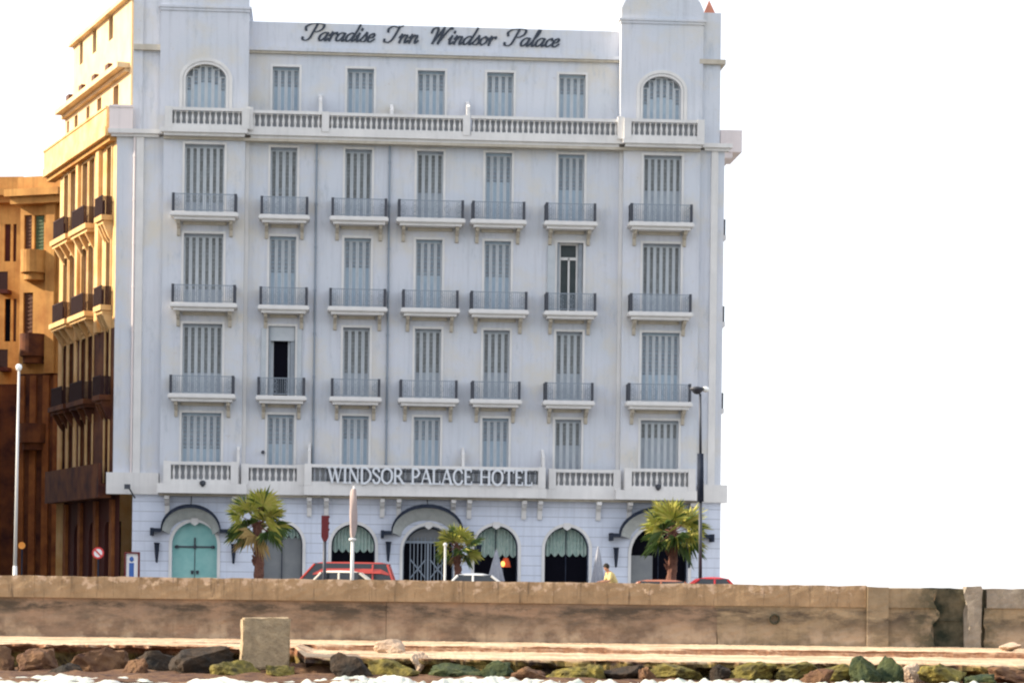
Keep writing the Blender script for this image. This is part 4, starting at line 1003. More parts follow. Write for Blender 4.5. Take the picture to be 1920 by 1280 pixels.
CP = {
 'W': ([L((.05,1),(.33,0),wd=k_), L((.33,0),(.55,.95),wd=.045), L((.50,1),(.78,0),wd=k_), L((.78,0),(1.0,1),wd=.045), Sf(.05,1), Sf(.52,1), Sf(1.0,1,.24)], 1.12),
 'I': ([L((.2,0),(.2,1),wd=k_), Sf(.2,0), Sf(.2,1)], .44),
 'N': ([L((.15,0),(.15,1),wd=.05), L((.15,1),(.75,0),wd=k_), L((.75,0),(.75,1),wd=.05), Sf(.15,0,.28), Sf(.12,1,.25), Sf(.75,1,.28)], .92),
 'D': ([L((.15,0),(.15,1),wd=k_), L((.1,1),(.45,1),(.78,.7),(.78,.3),(.45,0),(.1,0),wd=.085,c=True)], .92),
 'S': ([L((.58,.78),(.45,.98),(.2,.96),(.12,.74),(.35,.53),(.6,.32),(.52,.06),(.25,.01),(.1,.24),wd=.085,c=True)], .72),
 'O': ([L((.45,1),(.12,.78),(.1,.25),(.45,0),(.8,.25),(.8,.78),(.45,1),wd=.09,c=True)], .95),
 'R': ([L((.15,0),(.15,1),wd=k_), L((.1,.99),(.45,.98),(.62,.76),(.45,.52),(.15,.5),wd=.08,c=True), L((.4,.5),(.78,.0),wd=k_), Sf(.15,0), Sf(.8,.0,.16)], .88),
 'P': ([L((.15,0),(.15,1),wd=k_), L((.1,.99),(.45,.98),(.64,.74),(.45,.47),(.15,.45),wd=.08,c=True), Sf(.15,0)], .76),
 'A': ([L((.08,0),(.42,1),wd=.05), L((.42,1),(.78,0),wd=k_), L((.2,.36),(.62,.36),wd=.05), Sf(.08,0,.24), Sf(.78,0,.26)], .88),
 'L': ([L((.15,0),(.15,1),wd=k_), L((.1,.02),(.62,.02),wd=.06), L((.62,0),(.62,.2),wd=.05), Sf(.15,1)], .74),
 'C': ([L((.74,.76),(.6,.96),(.35,.98),(.12,.72),(.12,.28),(.35,.02),(.6,.04),(.76,.26),wd=.085,c=True)], .86),
 'E': ([L((.15,0),(.15,1),wd=k_), L((.1,.02),(.62,.02),wd=.06), L((.1,.98),(.58,.98),wd=.06), L((.15,.52),(.5,.52),wd=.06), L((.62,0),(.62,.2),wd=.05), L((.58,.82),(.58,1),wd=.05)], .74),
 'H': ([L((.15,0),(.15,1),wd=k_), L((.75,0),(.75,1),wd=k_), L((.15,.52),(.75,.52),wd=.055), Sf(.15,0), Sf(.15,1), Sf(.75,0), Sf(.75,1)], .96),
 'T': ([L((.4,0),(.4,1),wd=k_), L((.04,.97),(.76,.97),wd=.06), L((.04,.8),(.04,1),wd=.05), L((.76,.8),(.76,1),wd=.05), Sf(.4,0)], .84)}
sy = 1.12
xa, za = F(615, 903, sy); xb, zb = F(1000, 911, sy)
s2 = thing('hotel_name_sign', 'white serif capitals reading WINDSOR PALACE HOTEL in front of the mezzanine balustrade', 'sign', HO, HA)
sign_text(s2, 'WINDSOR PALACE HOTEL', CP, xa, xb, (za+zb)/2, .64, -sy, .08, .1, 0, 'letter_white', .5, script=False, th=.06)
fm = MB(); fm.box(xa-.1, xb+.1, -sy+.075, -sy+.10, (za+zb)/2+.10, (za+zb)/2+.13); fm.box(xa-.1, xb+.1, -sy+.075, -sy+.10, (za+zb)/2+.50, (za+zb)/2+.53); fm.build('mounting_rail', 'slate', s2)

# ------------------------------------------------------------------ neighbouring buildings along the side street
def nb(px0, px1, pytop, Y, ang, wins, label, name='apartment_building', m='orange_plaster', bow=None, cor=.6):
    a = at(px0, 700, Y); c = Vector((math.cos(ang), math.sin(ang), 0)); nn = Vector((-math.sin(ang), math.cos(ang), 0))
    O = Vector((a.x, a.y, 0)); b_ = plane_hit(px1, 700, O, nn) - O; W = b_.dot(c)
    def q(px, py, w_=0): p_ = plane_hit(px, py, O - nn*w_, nn) - O; return p_.dot(c), p_.z
    zt = q((px0+px1)/2, pytop)[1]
    root = thing(name, label, 'building', O, ang)
    hs = []
    for (x0, x1, y0, y1, mm) in wins:
        xa, zb_ = q(x0, y1); xb, zt_2 = q(x1, y0); hs.append((xa, xb, zb_, zt_2, 0, mm))
    wb = MB(); zs2 = 11.0; wall_holes(wb, 0, W, zs2, zt, 0, [h[:5] for h in hs if h[3] > zs2], .3); wall_holes(wb, 0, W, -.2, zs2, 0, [h[:5] for h in hs if h[3] <= zs2], .3, 1)  # lower wall takes the colour with street shade painted in
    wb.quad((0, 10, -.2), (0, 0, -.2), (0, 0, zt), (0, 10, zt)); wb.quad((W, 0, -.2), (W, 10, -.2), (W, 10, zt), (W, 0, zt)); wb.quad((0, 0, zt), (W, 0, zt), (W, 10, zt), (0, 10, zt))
    wb.build('wall', [m, 'maroon_shade_plaster'], root)
    for h in hs:
        s_ = MB(); s_.box(h[0], h[1], .12, .2, h[2], h[3]); n = 10
        for k in range(n): zz = h[2] + (h[3]-h[2])*(k+.5)/n; s_.box(h[0]+.08, h[1]-.08, .09, .12, zz-.05, zz+.03)
        s_.build('window', h[5], root)
    s_ = MB(); s_.box(-.4, W+.3, -cor, 0, zt-.5, zt-.15); s_.box(-.2, W+.15, -cor+.25, 0, zt-.85, zt-.5); s_.box(-.1, W+.1, -.15, .2, zt-.15, zt+.55); s_.build('cornice', m, root)
    return root, q, W, zt
r1, q1, W1, zt1 = nb(35, 113, 352, 127, R(-22), [(45, 60, 403, 470, 'brown_shutter'), (64, 83, 403, 470, 'green_shutter'), (43, 62, 548, 625, 'brown_shutter'), (43, 62, 700, 790, 'brown_shutter'), (66, 84, 700, 790, 'dark_interior')],
   'ochre apartment building with green shutters and a rounded balcony, just past the hotel', cor=.9)
for (pa, pb, pt, pb2) in ((46, 90, 472, 512), (44, 88, 628, 668), (44, 88, 795, 830)):
    xa, zt_ = q1(pa, pt); xb, zb_ = q1(pb, pb2); s_ = MB(); cx, rr = (xa+xb)/2, (xb-xa)/2; pts = [(cx + rr*math.cos(t), -.9*math.sin(t)) for t in [math.pi*k/12 for k in range(13)]]
    s_.extrude(pts, 'z', zb_, zt_); pts2 = [(cx + rr*.8*math.cos(t), -.7*math.sin(t)) for t in [math.pi*k/12 for k in range(13)]]; s_.extrude(pts2, 'z', zb_-.35, zb_); s_.build('rounded_balcony', 'orange_plaster' if pt < 500 else 'maroon_shade_plaster', r1)
s_ = MB(); xq = q1(98, 500)[0]; s_.box(xq-.25, xq+.25, -.25, 0, 11, zt1-.85); s_.build('pilaster', 'orange_plaster', r1)
for px in (40, 62, 86, 106):
    xq = q1(px, 900)[0]; s_ = MB(); s_.box(xq-.18, xq+.18, -.12, -.002, 0, 10.9); s_.build('pilaster', 'street_stripe', r1)
r2, q2, W2, zt2 = nb(-70, 37, 352, 134, R(-8), [(8, 20, 420, 490, 'ochre_dark'), (24, 31, 420, 490, 'ochre_dark'), (8, 20, 560, 640, 'dark_interior'), (24, 31, 560, 640, 'brown_shutter'), (-40, -20, 420, 490, 'brown_shutter')],
   'brown apartment building at the far left edge, furthest down the side street', m='orange_plaster', cor=.7)
for py in (545, 690):
    xa, z_ = q2(4, py); xb, _ = q2(22, py); s_ = MB(); s_.box(xa, xb, -.7, 0, z_-.2, z_); b = s_.build('balcony', 'ochre_dark', r2)
    s_ = MB()
    for k in range(16): xx = xa+(xb-xa)*k/16; s_.box(xx, xx+.04, -.7, -.66, z_, z_+.9)
    s_.box(xa, xb, -.7, -.64, z_+.86, z_+.92); s_.build('railing', 'iron_bronze', b)
# building opposite, out of the picture, that keeps the lower street in shade
op = thing('apartment_building', 'tall apartment block on the opposite side of the side street, outside the picture', 'building', (-27.5, 101, 0), R(90+22.3))
zo = 18.6
s_ = MB(); s_.box(0, 44, 0, 9, -.2, zo); s_.build('wall', 'ochre_dark', op)
s_ = MB(); s_.box(-.3, 44.3, -.5, 0, zo-.5, zo+.1); s_.build('cornice', 'ochre_dark', op)
s_ = MB()
for k in range(10):
    for j in range(5): s_.box(1.5+k*4.2, 2.8+k*4.2, -.06, -.003, 1+j*3.7, 3.2+j*3.7)
s_.build('windows', 'brown_shutter', op)
xx = 0

# ------------------------------------------------------------------ palms
def leaf_fan(mb, base, dirv, plen, fr, mi, rng, droop=.3):
    d = dirv.normalized(); side = d.cross(Vector((0, 0, 1)))
    if side.length < .1: side = Vector((1, 0, 0))
    side.normalize(); up = side.cross(d).normalized()
    roll = rng.uniform(-.9, .9); side2 = side*math.cos(roll) + up*math.sin(roll); up2 = up*math.cos(roll) - side*math.sin(roll); side, up = side2, up2
    hub = base + d*plen - Vector((0, 0, droop*.25*plen))
    mb.tube(base, hub, .028, .014, 4, 3, caps=False)
    n = 23
    for k in range(n):
        t = (k/(n-1)-.5)*R(230); v = d*math.cos(t) + side*math.sin(t)
        ln = fr*(.62+.38*math.cos(t*.6))*rng.uniform(.85, 1.1)
        m1 = hub + v*ln*.55 + up*.03*(1 if k % 2 else -1); tip = hub + v*ln - Vector((0, 0, droop*ln*.55*rng.uniform(.5, 1.4)))
        wv = v.cross(up).normalized()*fr*.052
        mm = mi if rng.random() > .12 else (0 if mi == 1 else 1)
        mb.add([hub, m1-wv, tip, m1+wv], [(0, 1, 2), (0, 2, 3)], mm)
def palm(label, px, py_base_crown, Y, pyt, half_w, lean, seed, n=34, tr=.17, tpx=None, fr=.62):
    rng = random.Random(seed); c = at(px, py_base_crown, Y); top = at(px, pyt, Y).z; b = at(tpx or px, 1085, Y)
    root = thing('palm_tree', label, 'palm tree', (b.x, Y, .13), 0, 'palm trees in front of the hotel')
    t = MB(); P = []
    H = c.z-.13; ox = c.x-b.x
    K = 14
    for k in range(K+1):
        s_ = k/K; P.append((Vector((ox*s_ + lean*math.sin(s_*3.1)*.1, 0, H*s_)), tr*(1.25-.35*s_) * (1.08 if k % 2 else .95)))
    for (p0, r0), (p1_, r1_) in zip(P, P[1:]): t.tube(p0, p1_, r0, r1_*1.05, 10)
    for k in range(46):                                  # old leaf bases
        a = rng.uniform(0, 6.28); s_ = rng.uniform(.45, 1.0); p0 = Vector((ox*s_, 0, H*s_)); dv = Vector((math.cos(a), math.sin(a), .9))
        t.tube(p0+Vector((dv.x, dv.y, 0))*tr*.7, p0+dv*tr*1.35, .04, .02, 4)
    t.build('trunk', 'trunk', root)
    cr = MB(); cc = Vector((ox, 0, H)); hh = top-c.z
    for k in range(n):
        a = 2*math.pi*(k*.618) + rng.uniform(-.2, .2); e = 1.5 - 2.15*((k+.5)/n)**.95
        dv = Vector((math.cos(a)*math.cos(e), math.sin(a)*math.cos(e), math.sin(e)))
        pl_ = half_w*.58*rng.uniform(.75, 1.15) * (1.0 if e > 0 else .85)
        f_ = half_w*fr*rng.uniform(.8, 1.15)
        mi = 0 if (e > .25 and rng.random() < .85) or (dv.x > .3 and rng.random() < .35) else 1  # sunlit colour painted on upper fronds, shaded colour on most lower ones
        if e < -.45 and rng.random() < .4: mi = 2
        leaf_fan(cr, cc + Vector((0, 0, .05)), dv, pl_, f_, mi, rng, .25 if e > .3 else .6)
    cr.build('crown', ['frond_sunlit', 'frond_shaded', 'frond_dry', 'trunk'], root)
    return root
palm('bushy palm left of the red van, its crown bright yellow at the top', 482, 985, 101, 915, 1.4, 1, 3, n=21, tpx=481)
palm('smallest and thinnest palm, in front of the central entrance arch', 856, 1030, 99, 985, .95, 0, 8, n=17, tr=.12, tpx=862)
palm('right palm beside the dark street lamp, with a thick red brown trunk', 1262, 1000, 100, 936, 1.38, 1, 14, n=25, tpx=1250)

# ------------------------------------------------------------------ street lamps, posts and signs
p = at(28, 1080, 90)
sl1 = thing('street_lamp', 'slim white street lamp at the far left in front of the side street', 'street lamp', (p.x, 90, .13))
z = at(28, 690, 90).z-.13; m_ = MB(); m_.tube((0, 0, 0), (0, 0, 1.2), .09, .075, 10); m_.tube((0, 0, 1.2), (.05, 0, z-.1), .06, .04, 10); m_.build('pole', 'white_metal', sl1, smooth=True)
m_ = MB(); m_.lathe([(.03, -.10), (.09, -.05), (.115, .04), (.09, .12), (.03, .15)], .05, 0, 12); m_.build('lamp_head', 'lamp_glass', sl1, smooth=True, loc=(0, 0, z))
p = at(1313, 1085, 96)
sl2 = thing('street_lamp', 'dark street lamp with a double head, right of the right palm', 'street lamp', (p.x, 96, .13))
z = at(1313, 738, 96).z-.13; z1, z2 = at(1313, 940, 96).z-.13, at(1313, 850, 96).z-.13
tx = at(1313, 738, 96).x - p.x
m_ = MB(); m_.tube((0, 0, 0), (0, 0, 1.0), .11, .09, 10); m_.tube((0, 0, 1.0), (tx*.35, 0, z1), .07, .065, 10); m_.tube((tx*.35, 0, z1), (tx*.6, 0, z2), .065, .055, 10, caps=False); m_.tube((tx*.6, 0, z2), (tx, 0, z), .055, .045, 10)
m_.build('pole', 'iron', sl2, smooth=True)
m_ = MB(); m_.tube((tx*.35, 0, z1), (tx*.6, 0, z2), .13, .12, 12); m_.build('pole_sleeve', 'slate', sl2, smooth=True)
m_ = MB(); m_.lathe([(.04, -.02), (.10, .0), (.26, .14), (.30, .22), (.12, .26), (.04, .28)], tx-.12, 0, 12); m_.build('lamp_shade', 'iron', sl2, smooth=True, loc=(0, 0, z))
m_ = MB(); m_.lathe([(.04, .06), (.10, .10), (.14, .17), (.10, .25), (.04, .27)], tx+.20, 0, 12); m_.build('lamp_globe', 'lamp_glass', sl2, smooth=True, loc=(0, 0, z))
# traffic light seen side on
p = at(608, 1090, 91)
tl = thing('traffic_light', 'narrow dark red signal housing on a black pole in front of the red van', 'traffic light', (p.x, 91, .13))
zt, zb = at(608, 966, 91).z-.13, at(608, 1012, 91).z-.13
m_ = MB(); m_.tube((0, 0, 0), (0, 0, zb+.1), .07, .06, 10); m_.build('pole', 'iron', tl, smooth=True)
m_ = MB(); m_.extrude([(-.12, zb+.12), (-.05, zb-.04), (.06, zb-.04), (.13, zb+.12), (.13, zt), (-.12, zt)], 'y', -.13, .13); m_.build('housing', 'red_metal', tl)
m_ = MB()
for k in range(3): zz = zb+.22+k*(zt-zb-.2)/3; m_.extrude([(.13, zz+.1), (.13, zz+.2), (.17, zz+.18), (.17, zz+.16)], 'y', -.09, .09)
m_.build('visor', 'red_metal', tl)
# tall pale pole with furled banner
p = at(660, 1092, 89.5)
bp_ = thing('banner_pole', 'tall white pole with a furled pinkish grey banner, right of the red signal', 'pole', (p.x, 89.5, .13))
zt, zb, tx = at(661, 915, 89.5).z-.13, at(661, 1012, 89.5).z-.13, 0
m_ = MB(); m_.tube((0, 0, 0), (0, 0, zb+.05), .075, .06, 12); m_.lathe([(.10, zb-.03), (.13, zb), (.13, zb+.05), (.08, zb+.08)], 0, 0, 12); m_.tube((0, 0, zb), (.03, 0, zt+.08), .05, .035, 10); m_.build('pole', 'white_metal', bp_, smooth=True)
m_ = MB(); prof = []; K = 18
vs = []
for k in range(K+1):
    s_ = k/K; zz = zb+.1 + (zt-zb-.12)*s_; rr = .07 + .06*math.sin(s_*math.pi)**.5
    for j in range(10): a = j/10*6.283; q = rr*(1+.22*math.sin(3*a + s_*5)); vs.append((.03*s_ + q*math.cos(a), q*math.sin(a), zz))
m_.add(vs, [(k*10+j, k*10+(j+1) % 10, (k+1)*10+(j+1) % 10, (k+1)*10+j) for k in range(K) for j in range(10)]); m_.build('furled_banner', 'pink_cloth', bp_, smooth=True)
# thin white post beside the small palm
p = at(834, 1088, 90); wp = thing('post', 'thin white post left of the smallest palm trunk', 'post', (p.x, 90, .13))
m_ = MB(); zt = at(834, 1022, 90).z-.13; m_.tube((0, 0, 0), (0, 0, zt), .045, .04, 8); m_.build('pole', 'white_metal', wp); m_ = MB(); m_.lathe([(.06, zt-.02), (.08, zt+.04), (.03, zt+.1)], 0, 0, 8); m_.lathe([(.16, 0), (.16, .05), (.09, .12)], 0, 0, 8); m_.build('cap', 'white_metal', wp)
# round prohibition sign in the side street
def round_sign(px, py, Y, rad, label, ring, face, inner=True, arrow=False):
    p = at(px, py, Y); r_ = thing('road_sign', label, 'road sign', (p.x, Y, 0)); zc = p.z
    m_ = MB(); m_.tube((0, .03, 0), (0, .03, zc), .035, n=8); m_.build('pole', 'slate', r_)
    def ringm(ra, rb, y, mtl, nm):
        m_ = MB(); K = 28; vs = []
        for k in range(K): a = k/K*6.283185; vs += [(ra*math.cos(a), y, zc+ra*math.sin(a)), (rb*math.cos(a), y, zc+rb*math.sin(a)), (rb*math.cos(a), y+.02, zc+rb*math.sin(a)), (ra*math.cos(a), y+.02, zc+ra*math.sin(a))]
        fs = []
        for k in range(K):
            a, b = k*4, ((k+1) % K)*4
            for j in range(4): fs.append((a+j, b+j, b+(j+1) % 4, a+(j+1) % 4))
        m_.add(vs, fs); m_.build(nm, mtl, r_)
    ringm(rad*.72, rad, -.03, ring, 'rim'); ringm(.001, rad*.74, -.02, face, 'face')
    if inner:
        m_ = MB(Matrix.Translation((0, -.045, zc)) @ Matrix.Rotation(R(45), 4, 'Y')); m_.box(-rad*.72, rad*.72, 0, .02, -rad*.12, rad*.12); m_.build('slash', ring, r_)
round_sign(184, 1036, 104, .24, 'round red and white prohibition sign in the dark side street', 'sign_red', 'sign_white')
round_sign(41, 1022, 108, .15, 'small round orange sign beside the white street lamp', 'orange_paint', 'orange_paint', False)
# poster case at the hotel corner
a, b = at(233, 1060, 105), at(262, 1060, 105); zt = at(247, 1034, 105).z
pc = thing('poster_case', 'dark red framed poster case with a blue and white poster at the hotel corner', 'poster case', (a.x, 105, .13)); W = b.x-a.x; zt -= .13
m_ = MB(); surround(m_, .07, W-.07, .25, zt-.07, 0, .06, .07, .1); m_.box(0, W, .062, .10, .15, zt); m_.box(.02, .09, 0, .09, 0, .25); m_.box(W-.09, W-.02, 0, .09, 0, .25); m_.build('frame', 'red_metal', pc)
m_ = MB(); m_.box(.07, W-.07, .045, .055, .25, zt-.07, 0); m_.box(W*.3, W*.62, .040, .045, .5, zt-.45, 1); m_.lathe([(.02, zt-.42), (.1, zt-.35), (.1, zt-.25), (.02, zt-.18)], W*.46, .07, 8, 1); m_.build('poster', ['sign_white', 'sign_blue'], pc)

# ------------------------------------------------------------------ cars
def car(name, label, px, Y, length, height, paint, roof_c=.0, roof_len=.48, face=1, cat='car', lights=True, rz=0, group='vehicles on the coast road', van=False):
    p = at(px, 1088, Y)
    root = thing(name, label, cat, (p.x, Y, 0), rz if face > 0 else rz + math.pi, group)
    L_, Hh, Wd = length, height, 1.68 if not van else 1.8
    belt = .62*Hh if not van else .58*Hh
    bm = MB()
    # lower body: stations along x, front at +x
    st = [(-L_/2, .55, .78, .80), (-L_/2+.12, .32, .94, .90), (-L_*.36, .22, belt/1.0, .97), (-L_*.2, .20, belt, 1.0), (0, .20, belt, 1.0), (L_*.2, .20, belt-.01, 1.0), (L_*.34, .22, belt-.08, .97), (L_/2-.15, .30, belt-.20, .90), (L_/2, .48, .66, .78)]
    if van: st[0] = (-L_/2, .5, belt-.03, .9); st[1] = (-L_/2+.1, .3, belt, .96)
    vs = []
    for x, z0, z1, k in st:
        hw = Wd/2*k; zm = (z0+z1)/2
        for y, z in ((-hw*.86, z0), (-hw, zm), (-hw*.95, z1-.04), (-hw*.80, z1), (hw*.80, z1), (hw*.95, z1-.04), (hw, zm), (hw*.86, z0)): vs.append((x, y, z))
    n = len(st); fs = [(i*8+j, i*8+(j+1) % 8, (i+1)*8+(j+1) % 8, (i+1)*8+j) for i in range(n-1) for j in range(8)] + [tuple(range(7, -1, -1)), tuple(range((n-1)*8, n*8))]
    bm.add(vs, [f[::-1] for f in fs])
    body = bm.build('body', paint, root)
    bv = body.modifiers.new('bevel', 'BEVEL'); bv.width = .04; bv.segments = 2
    # greenhouse
    rl = L_*roof_len; rc = roof_c*L_; fa, ra = (.55, .40) if not van else (.55, .22)
    wt, wb = Wd/2*.78, Wd/2*.93
    X = [(rc+rl/2, rc+rl/2+fa), (rc-rl/2, rc-rl/2-ra)]
    zr = Hh
    g_ = MB(); B = belt-.02
    base = [(X[1][1], -wb, B), (X[0][1], -wb, B), (X[0][1], wb, B), (X[1][1], wb, B)]; topv = [(X[1][0], -wt, zr-.06), (X[0][0], -wt, zr-.06), (X[0][0], wt, zr-.06), (X[1][0], wt, zr-.06)]
    g_.add(base+topv, [(0, 1, 5, 4), (1, 2, 6, 5), (2, 3, 7, 6), (3, 0, 4, 7), (4, 5, 6, 7)]); g_.build('windows', 'glass', root)
    r_ = MB(); rv = []; dp = .07 if not van else .42
    for x, z, k in ((X[1][0]-.06, zr-.07, .96), (X[1][0]+.25, zr-.01, 1), (rc, zr, 1), (X[0][0]-.3, zr-.01, 1), (X[0][0]+.06, zr-.08, .96)):
        for y, dz in ((-wt*k-.02-(dp-.07)*.35, -dp), (-wt*k*.85, 0), (wt*k*.85, 0), (wt*k+.02+(dp-.07)*.35, -dp)): rv.append((x, y, z+dz))
    fs = [(i*4+j, (i+1)*4+j, (i+1)*4+j+1, i*4+j+1) for i in range(4) for j in range(3)] + [(i*4+3, (i+1)*4+3, (i+1)*4, i*4) for i in range(4)] + [(0, 1, 2, 3), (19, 18, 17, 16)]
    r_.add(rv, fs); r_.build('roof', paint, root, smooth=False)
    for s in (-1, 1):
        for (xb_, xt) in ((X[0][1], X[0][0]), (X[1][1], X[1][0]), (rc-.05, rc-.05)) + (((rc-rl*.3, rc-rl*.3),) if van else ()):
            wdh = .045 if xb_ != xt else .04
            a_, b_ = Vector((xb_, s*(wb+.004), B)), Vector((xt, s*(wt+.012), zr-.09)); pm = MB(); pm.tube(a_, b_, wdh, n=6); pm.build('pillar', paint, root)
    wm = MB(Matrix.Rotation(R(90), 4, 'X')); wm.lathe([(.20, -.10), (.29, -.10), (.31, -.07), (.31, .07), (.29, .10), (.20, .10)], 0, 0, 18); wme = wm.mesh('tyre', 'tyre')
    rm = MB(Matrix.Rotation(R(90), 4, 'X')); rm.lathe([(.05, -.085), (.20, -.08), (.20, .08), (.05, .085)], 0, 0, 14); rme = rm.mesh('rim', 'chrome')
    for sx_ in (-.30, .31):
        for s in (-1, 1): wo = link('wheel', wme, root, (sx_*L_, s*(Wd/2-.12), .31)); link('rim', rme, wo)
    for s in (-1, 1):
        h = MB(); h.lathe([(.02, -.02), (.09, .0), (.09, .06), (.02, .08)], 0, 0, 10); o = h.build('headlight', 'lamp_glass', root, loc=(L_/2-.04, s*Wd*.32, .62)); o.rotation_euler = (0, R(80), 0)
        h = MB(); h.box(-.03, .03, -.11, .11, -.06, .06); h.build('tail_light', 'sign_red', root, loc=(-L_/2+.02, s*Wd*.33, .72))
    h = MB(); h.box(L_/2-.10, L_/2+.05, -Wd*.4, Wd*.4, .34, .46); h.build('bumper', 'chrome', root); h = MB(); h.box(-L_/2-.05, -L_/2+.10, -Wd*.4, Wd*.4, .36, .48); h.build('bumper', 'chrome', root)
    return root
def car_h(px, py, Y): return at(px, py, Y).z
car('minivan', 'long red minivan behind the banner pole', 660, 96.5, 4.7, car_h(660, 1053, 96.5), 'paint_red_van', 0, .58, -1, 'minivan', van=True)
car('parked_car', 'cream saloon car in front of the red minivan', 640, 92.5, 4.2, car_h(640, 1069, 92.5), 'paint_cream', 0, .33, 1)
car('parked_car', 'off white car right of the smallest palm', 890, 90, 3.9, car_h(890, 1074, 90), 'paint_white', 0, .30, 1)
car('parked_car', 'bright red car at the right corner of the hotel', 1335, 95, 4.0, car_h(1335, 1081, 95), 'paint_red', 0, .26, -1)
car('parked_car', 'low rusty brown car behind the right palm trunk', 1240, 94, 4.2, car_h(1240, 1086, 94), 'paint_rust', 0, .38, 1)

# ------------------------------------------------------------------ parasols and the lamp in the arches
def parasol(px, pyt, Y, label, h_=None, rad=.24):
    p = at(px, 1088, Y); zt = at(px, pyt, Y).z-.13; r_ = thing('closed_parasol', label, 'parasol', (p.x, Y, .131), 0, 'closed parasols by the arches')
    m_ = MB(); m_.tube((0, 0, 0), (0, 0, zt), .03, n=8); m_.lathe([(.3, 0), (.3, .06), (.06, .1)], 0, 0, 12); m_.build('pole', 'white_metal', r_)
    m_ = MB(); vs = []; K = 12
    for k in range(K+1):
        s_ = k/K; zz = zt - .02 - (zt-.9)*s_; rr = .03 + rad*s_**.8
        for j in range(16): a = j/16*6.283; q = rr*(1 + .2*(1 if j % 2 else -1)*s_); vs.append((q*math.cos(a), q*math.sin(a), zz))
    m_.add(vs, [(k*16+j, (k+1)*16+j, (k+1)*16+(j+1) % 16, k*16+(j+1) % 16) for k in range(K) for j in range(16)]); m_.build('canopy', 'parasol_cloth', r_)
parasol(1121, 1024, 107.0, 'closed grey parasol against the white wall right of the curtained arch')
parasol(930, 1030, 106.6, 'closed pale parasol in front of the arch right of the smallest palm', rad=.30)
p = at(943, 1055, 109.6)
tl_ = thing('standing_lamp', 'glowing orange lamp inside the arch right of the pale parasol', 'lamp', (p.x, 109.7, .13))
m_ = MB(); m_.tube((0, 0, 0), (0, 0, p.z-.3), .02, n=6); m_.lathe([(.15, 0), (.15, .03), (.03, .05)], 0, 0, 12); m_.build('stand', 'iron', tl_)
m_ = MB(); m_.lathe([(.04, -.15), (.08, -.08), (.09, 0), (.05, .08)], 0, 0, 12); m_.build('bulb', 'flame', tl_, loc=(0, 0, p.z-.13)); m_ = MB(); m_.lathe([(.22, -.2), (.18, 0), (.10, .2)], .12, .25, 12); m_.build('shade', 'lampshade_red', tl_, loc=(0, 0, p.z-.1))

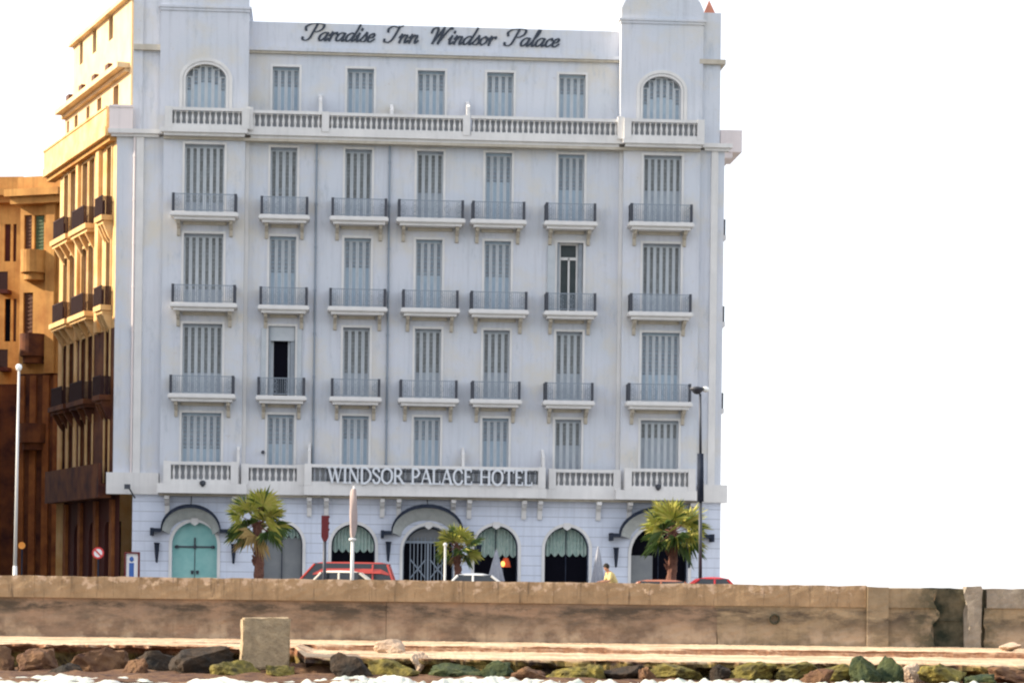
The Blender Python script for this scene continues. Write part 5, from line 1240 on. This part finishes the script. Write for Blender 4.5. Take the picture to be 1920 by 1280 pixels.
# ------------------------------------------------------------------ person at the sea wall
def person(px, pyh, Y, label):
    base = at(px, 1090, Y); zh = at(px, pyh, Y).z-.13
    root = thing('person', label, 'person', (base.x, Y, .13), R(20))
    # joints: leaning to the left, forearms on the wall; local -x is where the head leans
    s = zh/1.42
    J = {'pel': (.16, .1, .86), 'sp1': (.08, .06, 1.0), 'sp2': (-.02, 0, 1.14), 'ch': (-.10, -.03, 1.26), 'nk': (-.17, -.06, 1.34), 'hd': (-.23, -.09, 1.42), 'hd2': (-.26, -.10, 1.50),
     'lh': (.16, 0, .82), 'lk': (.10, -.04, .46), 'la': (.16, .02, .08), 'lf': (.02, -.04, .03),
     'rh': (.18, .2, .82), 'rk': (.16, .16, .46), 'ra': (.26, .22, .08), 'rf': (.12, .16, .03),
     'ls': (-.10, -.19, 1.26), 'le': (-.2, -.30, 1.02), 'lw': (-.42, -.34, .99), 'rs': (-.08, .14, 1.27), 're': (-.16, .2, 1.02), 'rw': (-.38, .1, .99)}
    rad = {'pel': .14, 'sp1': .125, 'sp2': .125, 'ch': .13, 'nk': .055, 'hd': .085, 'hd2': .075, 'lh': .085, 'lk': .06, 'la': .042, 'lf': .04, 'rh': .085, 'rk': .06, 'ra': .042, 'rf': .04, 'ls': .065, 'le': .045, 'lw': .03, 'rs': .065, 're': .045, 'rw': .03}
    E = [('pel','sp1'),('sp1','sp2'),('sp2','ch'),('ch','nk'),('nk','hd'),('hd','hd2'),('pel','lh'),('lh','lk'),('lk','la'),('la','lf'),('pel','rh'),('rh','rk'),('rk','ra'),('ra','rf'),('ch','ls'),('ls','le'),('le','lw'),('ch','rs'),('rs','re'),('re','rw')]
    for hand, sg in (('lw', -1), ('rw', 1)):
        wv = Vector(J[hand])
        for f in range(5):
            nm = hand+str(f); off = Vector((-.06, (f-2)*.017, .0)); J[nm+'a'] = tuple(wv+off); J[nm+'b'] = tuple(wv+off+Vector((-.05 - .008*(2-abs(f-2)), (f-2)*.006, -.015)))
            rad[nm+'a'] = .010; rad[nm+'b'] = .007; E += [(hand, nm+'a'), (nm+'a', nm+'b')]
    K = list(J)
    def skin(name, keys, edges, m, grow, rootk):
        me = bpy.data.meshes.new(name); me.from_pydata([Vector(J[k])*s for k in keys], [(keys.index(a), keys.index(b)) for a, b in edges], []); me.materials.append(M[m])
        o = link(name, me, root); sk = o.modifiers.new('skin', 'SKIN'); sk.use_smooth_shade = True
        for i, k in enumerate(keys): v = me.skin_vertices[0].data[i]; v.radius = (rad[k]*grow*s,)*2; v.use_root = (k == rootk)
        sb = o.modifiers.new('sub', 'SUBSURF'); sb.levels = 1; sb.render_levels = 2; return o
    body = skin('body', K, E, 'skin', 1, 'pel')
    ks = ['pel', 'sp1', 'sp2', 'ch', 'ls', 'le', 'rs', 're']; skin('shirt', ks, [('pel','sp1'),('sp1','sp2'),('sp2','ch'),('ch','ls'),('ls','le'),('ch','rs'),('rs','re')], 'yellow_shirt', 1.22, 'pel')
    ks = ['pel', 'lh', 'lk', 'la', 'rh', 'rk', 'ra']; skin('trousers', ks, [('pel','lh'),('lh','lk'),('lk','la'),('pel','rh'),('rh','rk'),('rk','ra')], 'trousers', 1.25, 'pel')
    h = MB(Matrix.Translation(Vector(J['hd2'])*s + Vector((.02, .01, .0)))); vs = [v*(1+.06*noise.noise(v*3)) for v in ICO[0]]
    h.add([(v.x*.105*s, v.y*.10*s, max(v.z, -.55 + .5*(-v.x))*.11*s) for v in vs], ICO[1]); h.build('hair', 'hair', root, smooth=True)
    f = MB(); c = Vector(J['hd'])*s + Vector((-.085*s, -.03*s, .03))
    f.tube(c, c+Vector((-.022, -.006, -.02)), .013, .011, 6); f.build('nose', 'skin', body, smooth=True)
    for k in (-1, 1):
        e = MB(); e.lathe([(.003, -.01), (.009, 0), (.003, .01)], 0, 0, 8); e.build('eye', 'hair', body, loc=c+Vector((.004, k*.028, .03)))
    return root
person(1147, 1066, 76.3, 'dark haired person in a yellow shirt leaning on the sea wall')
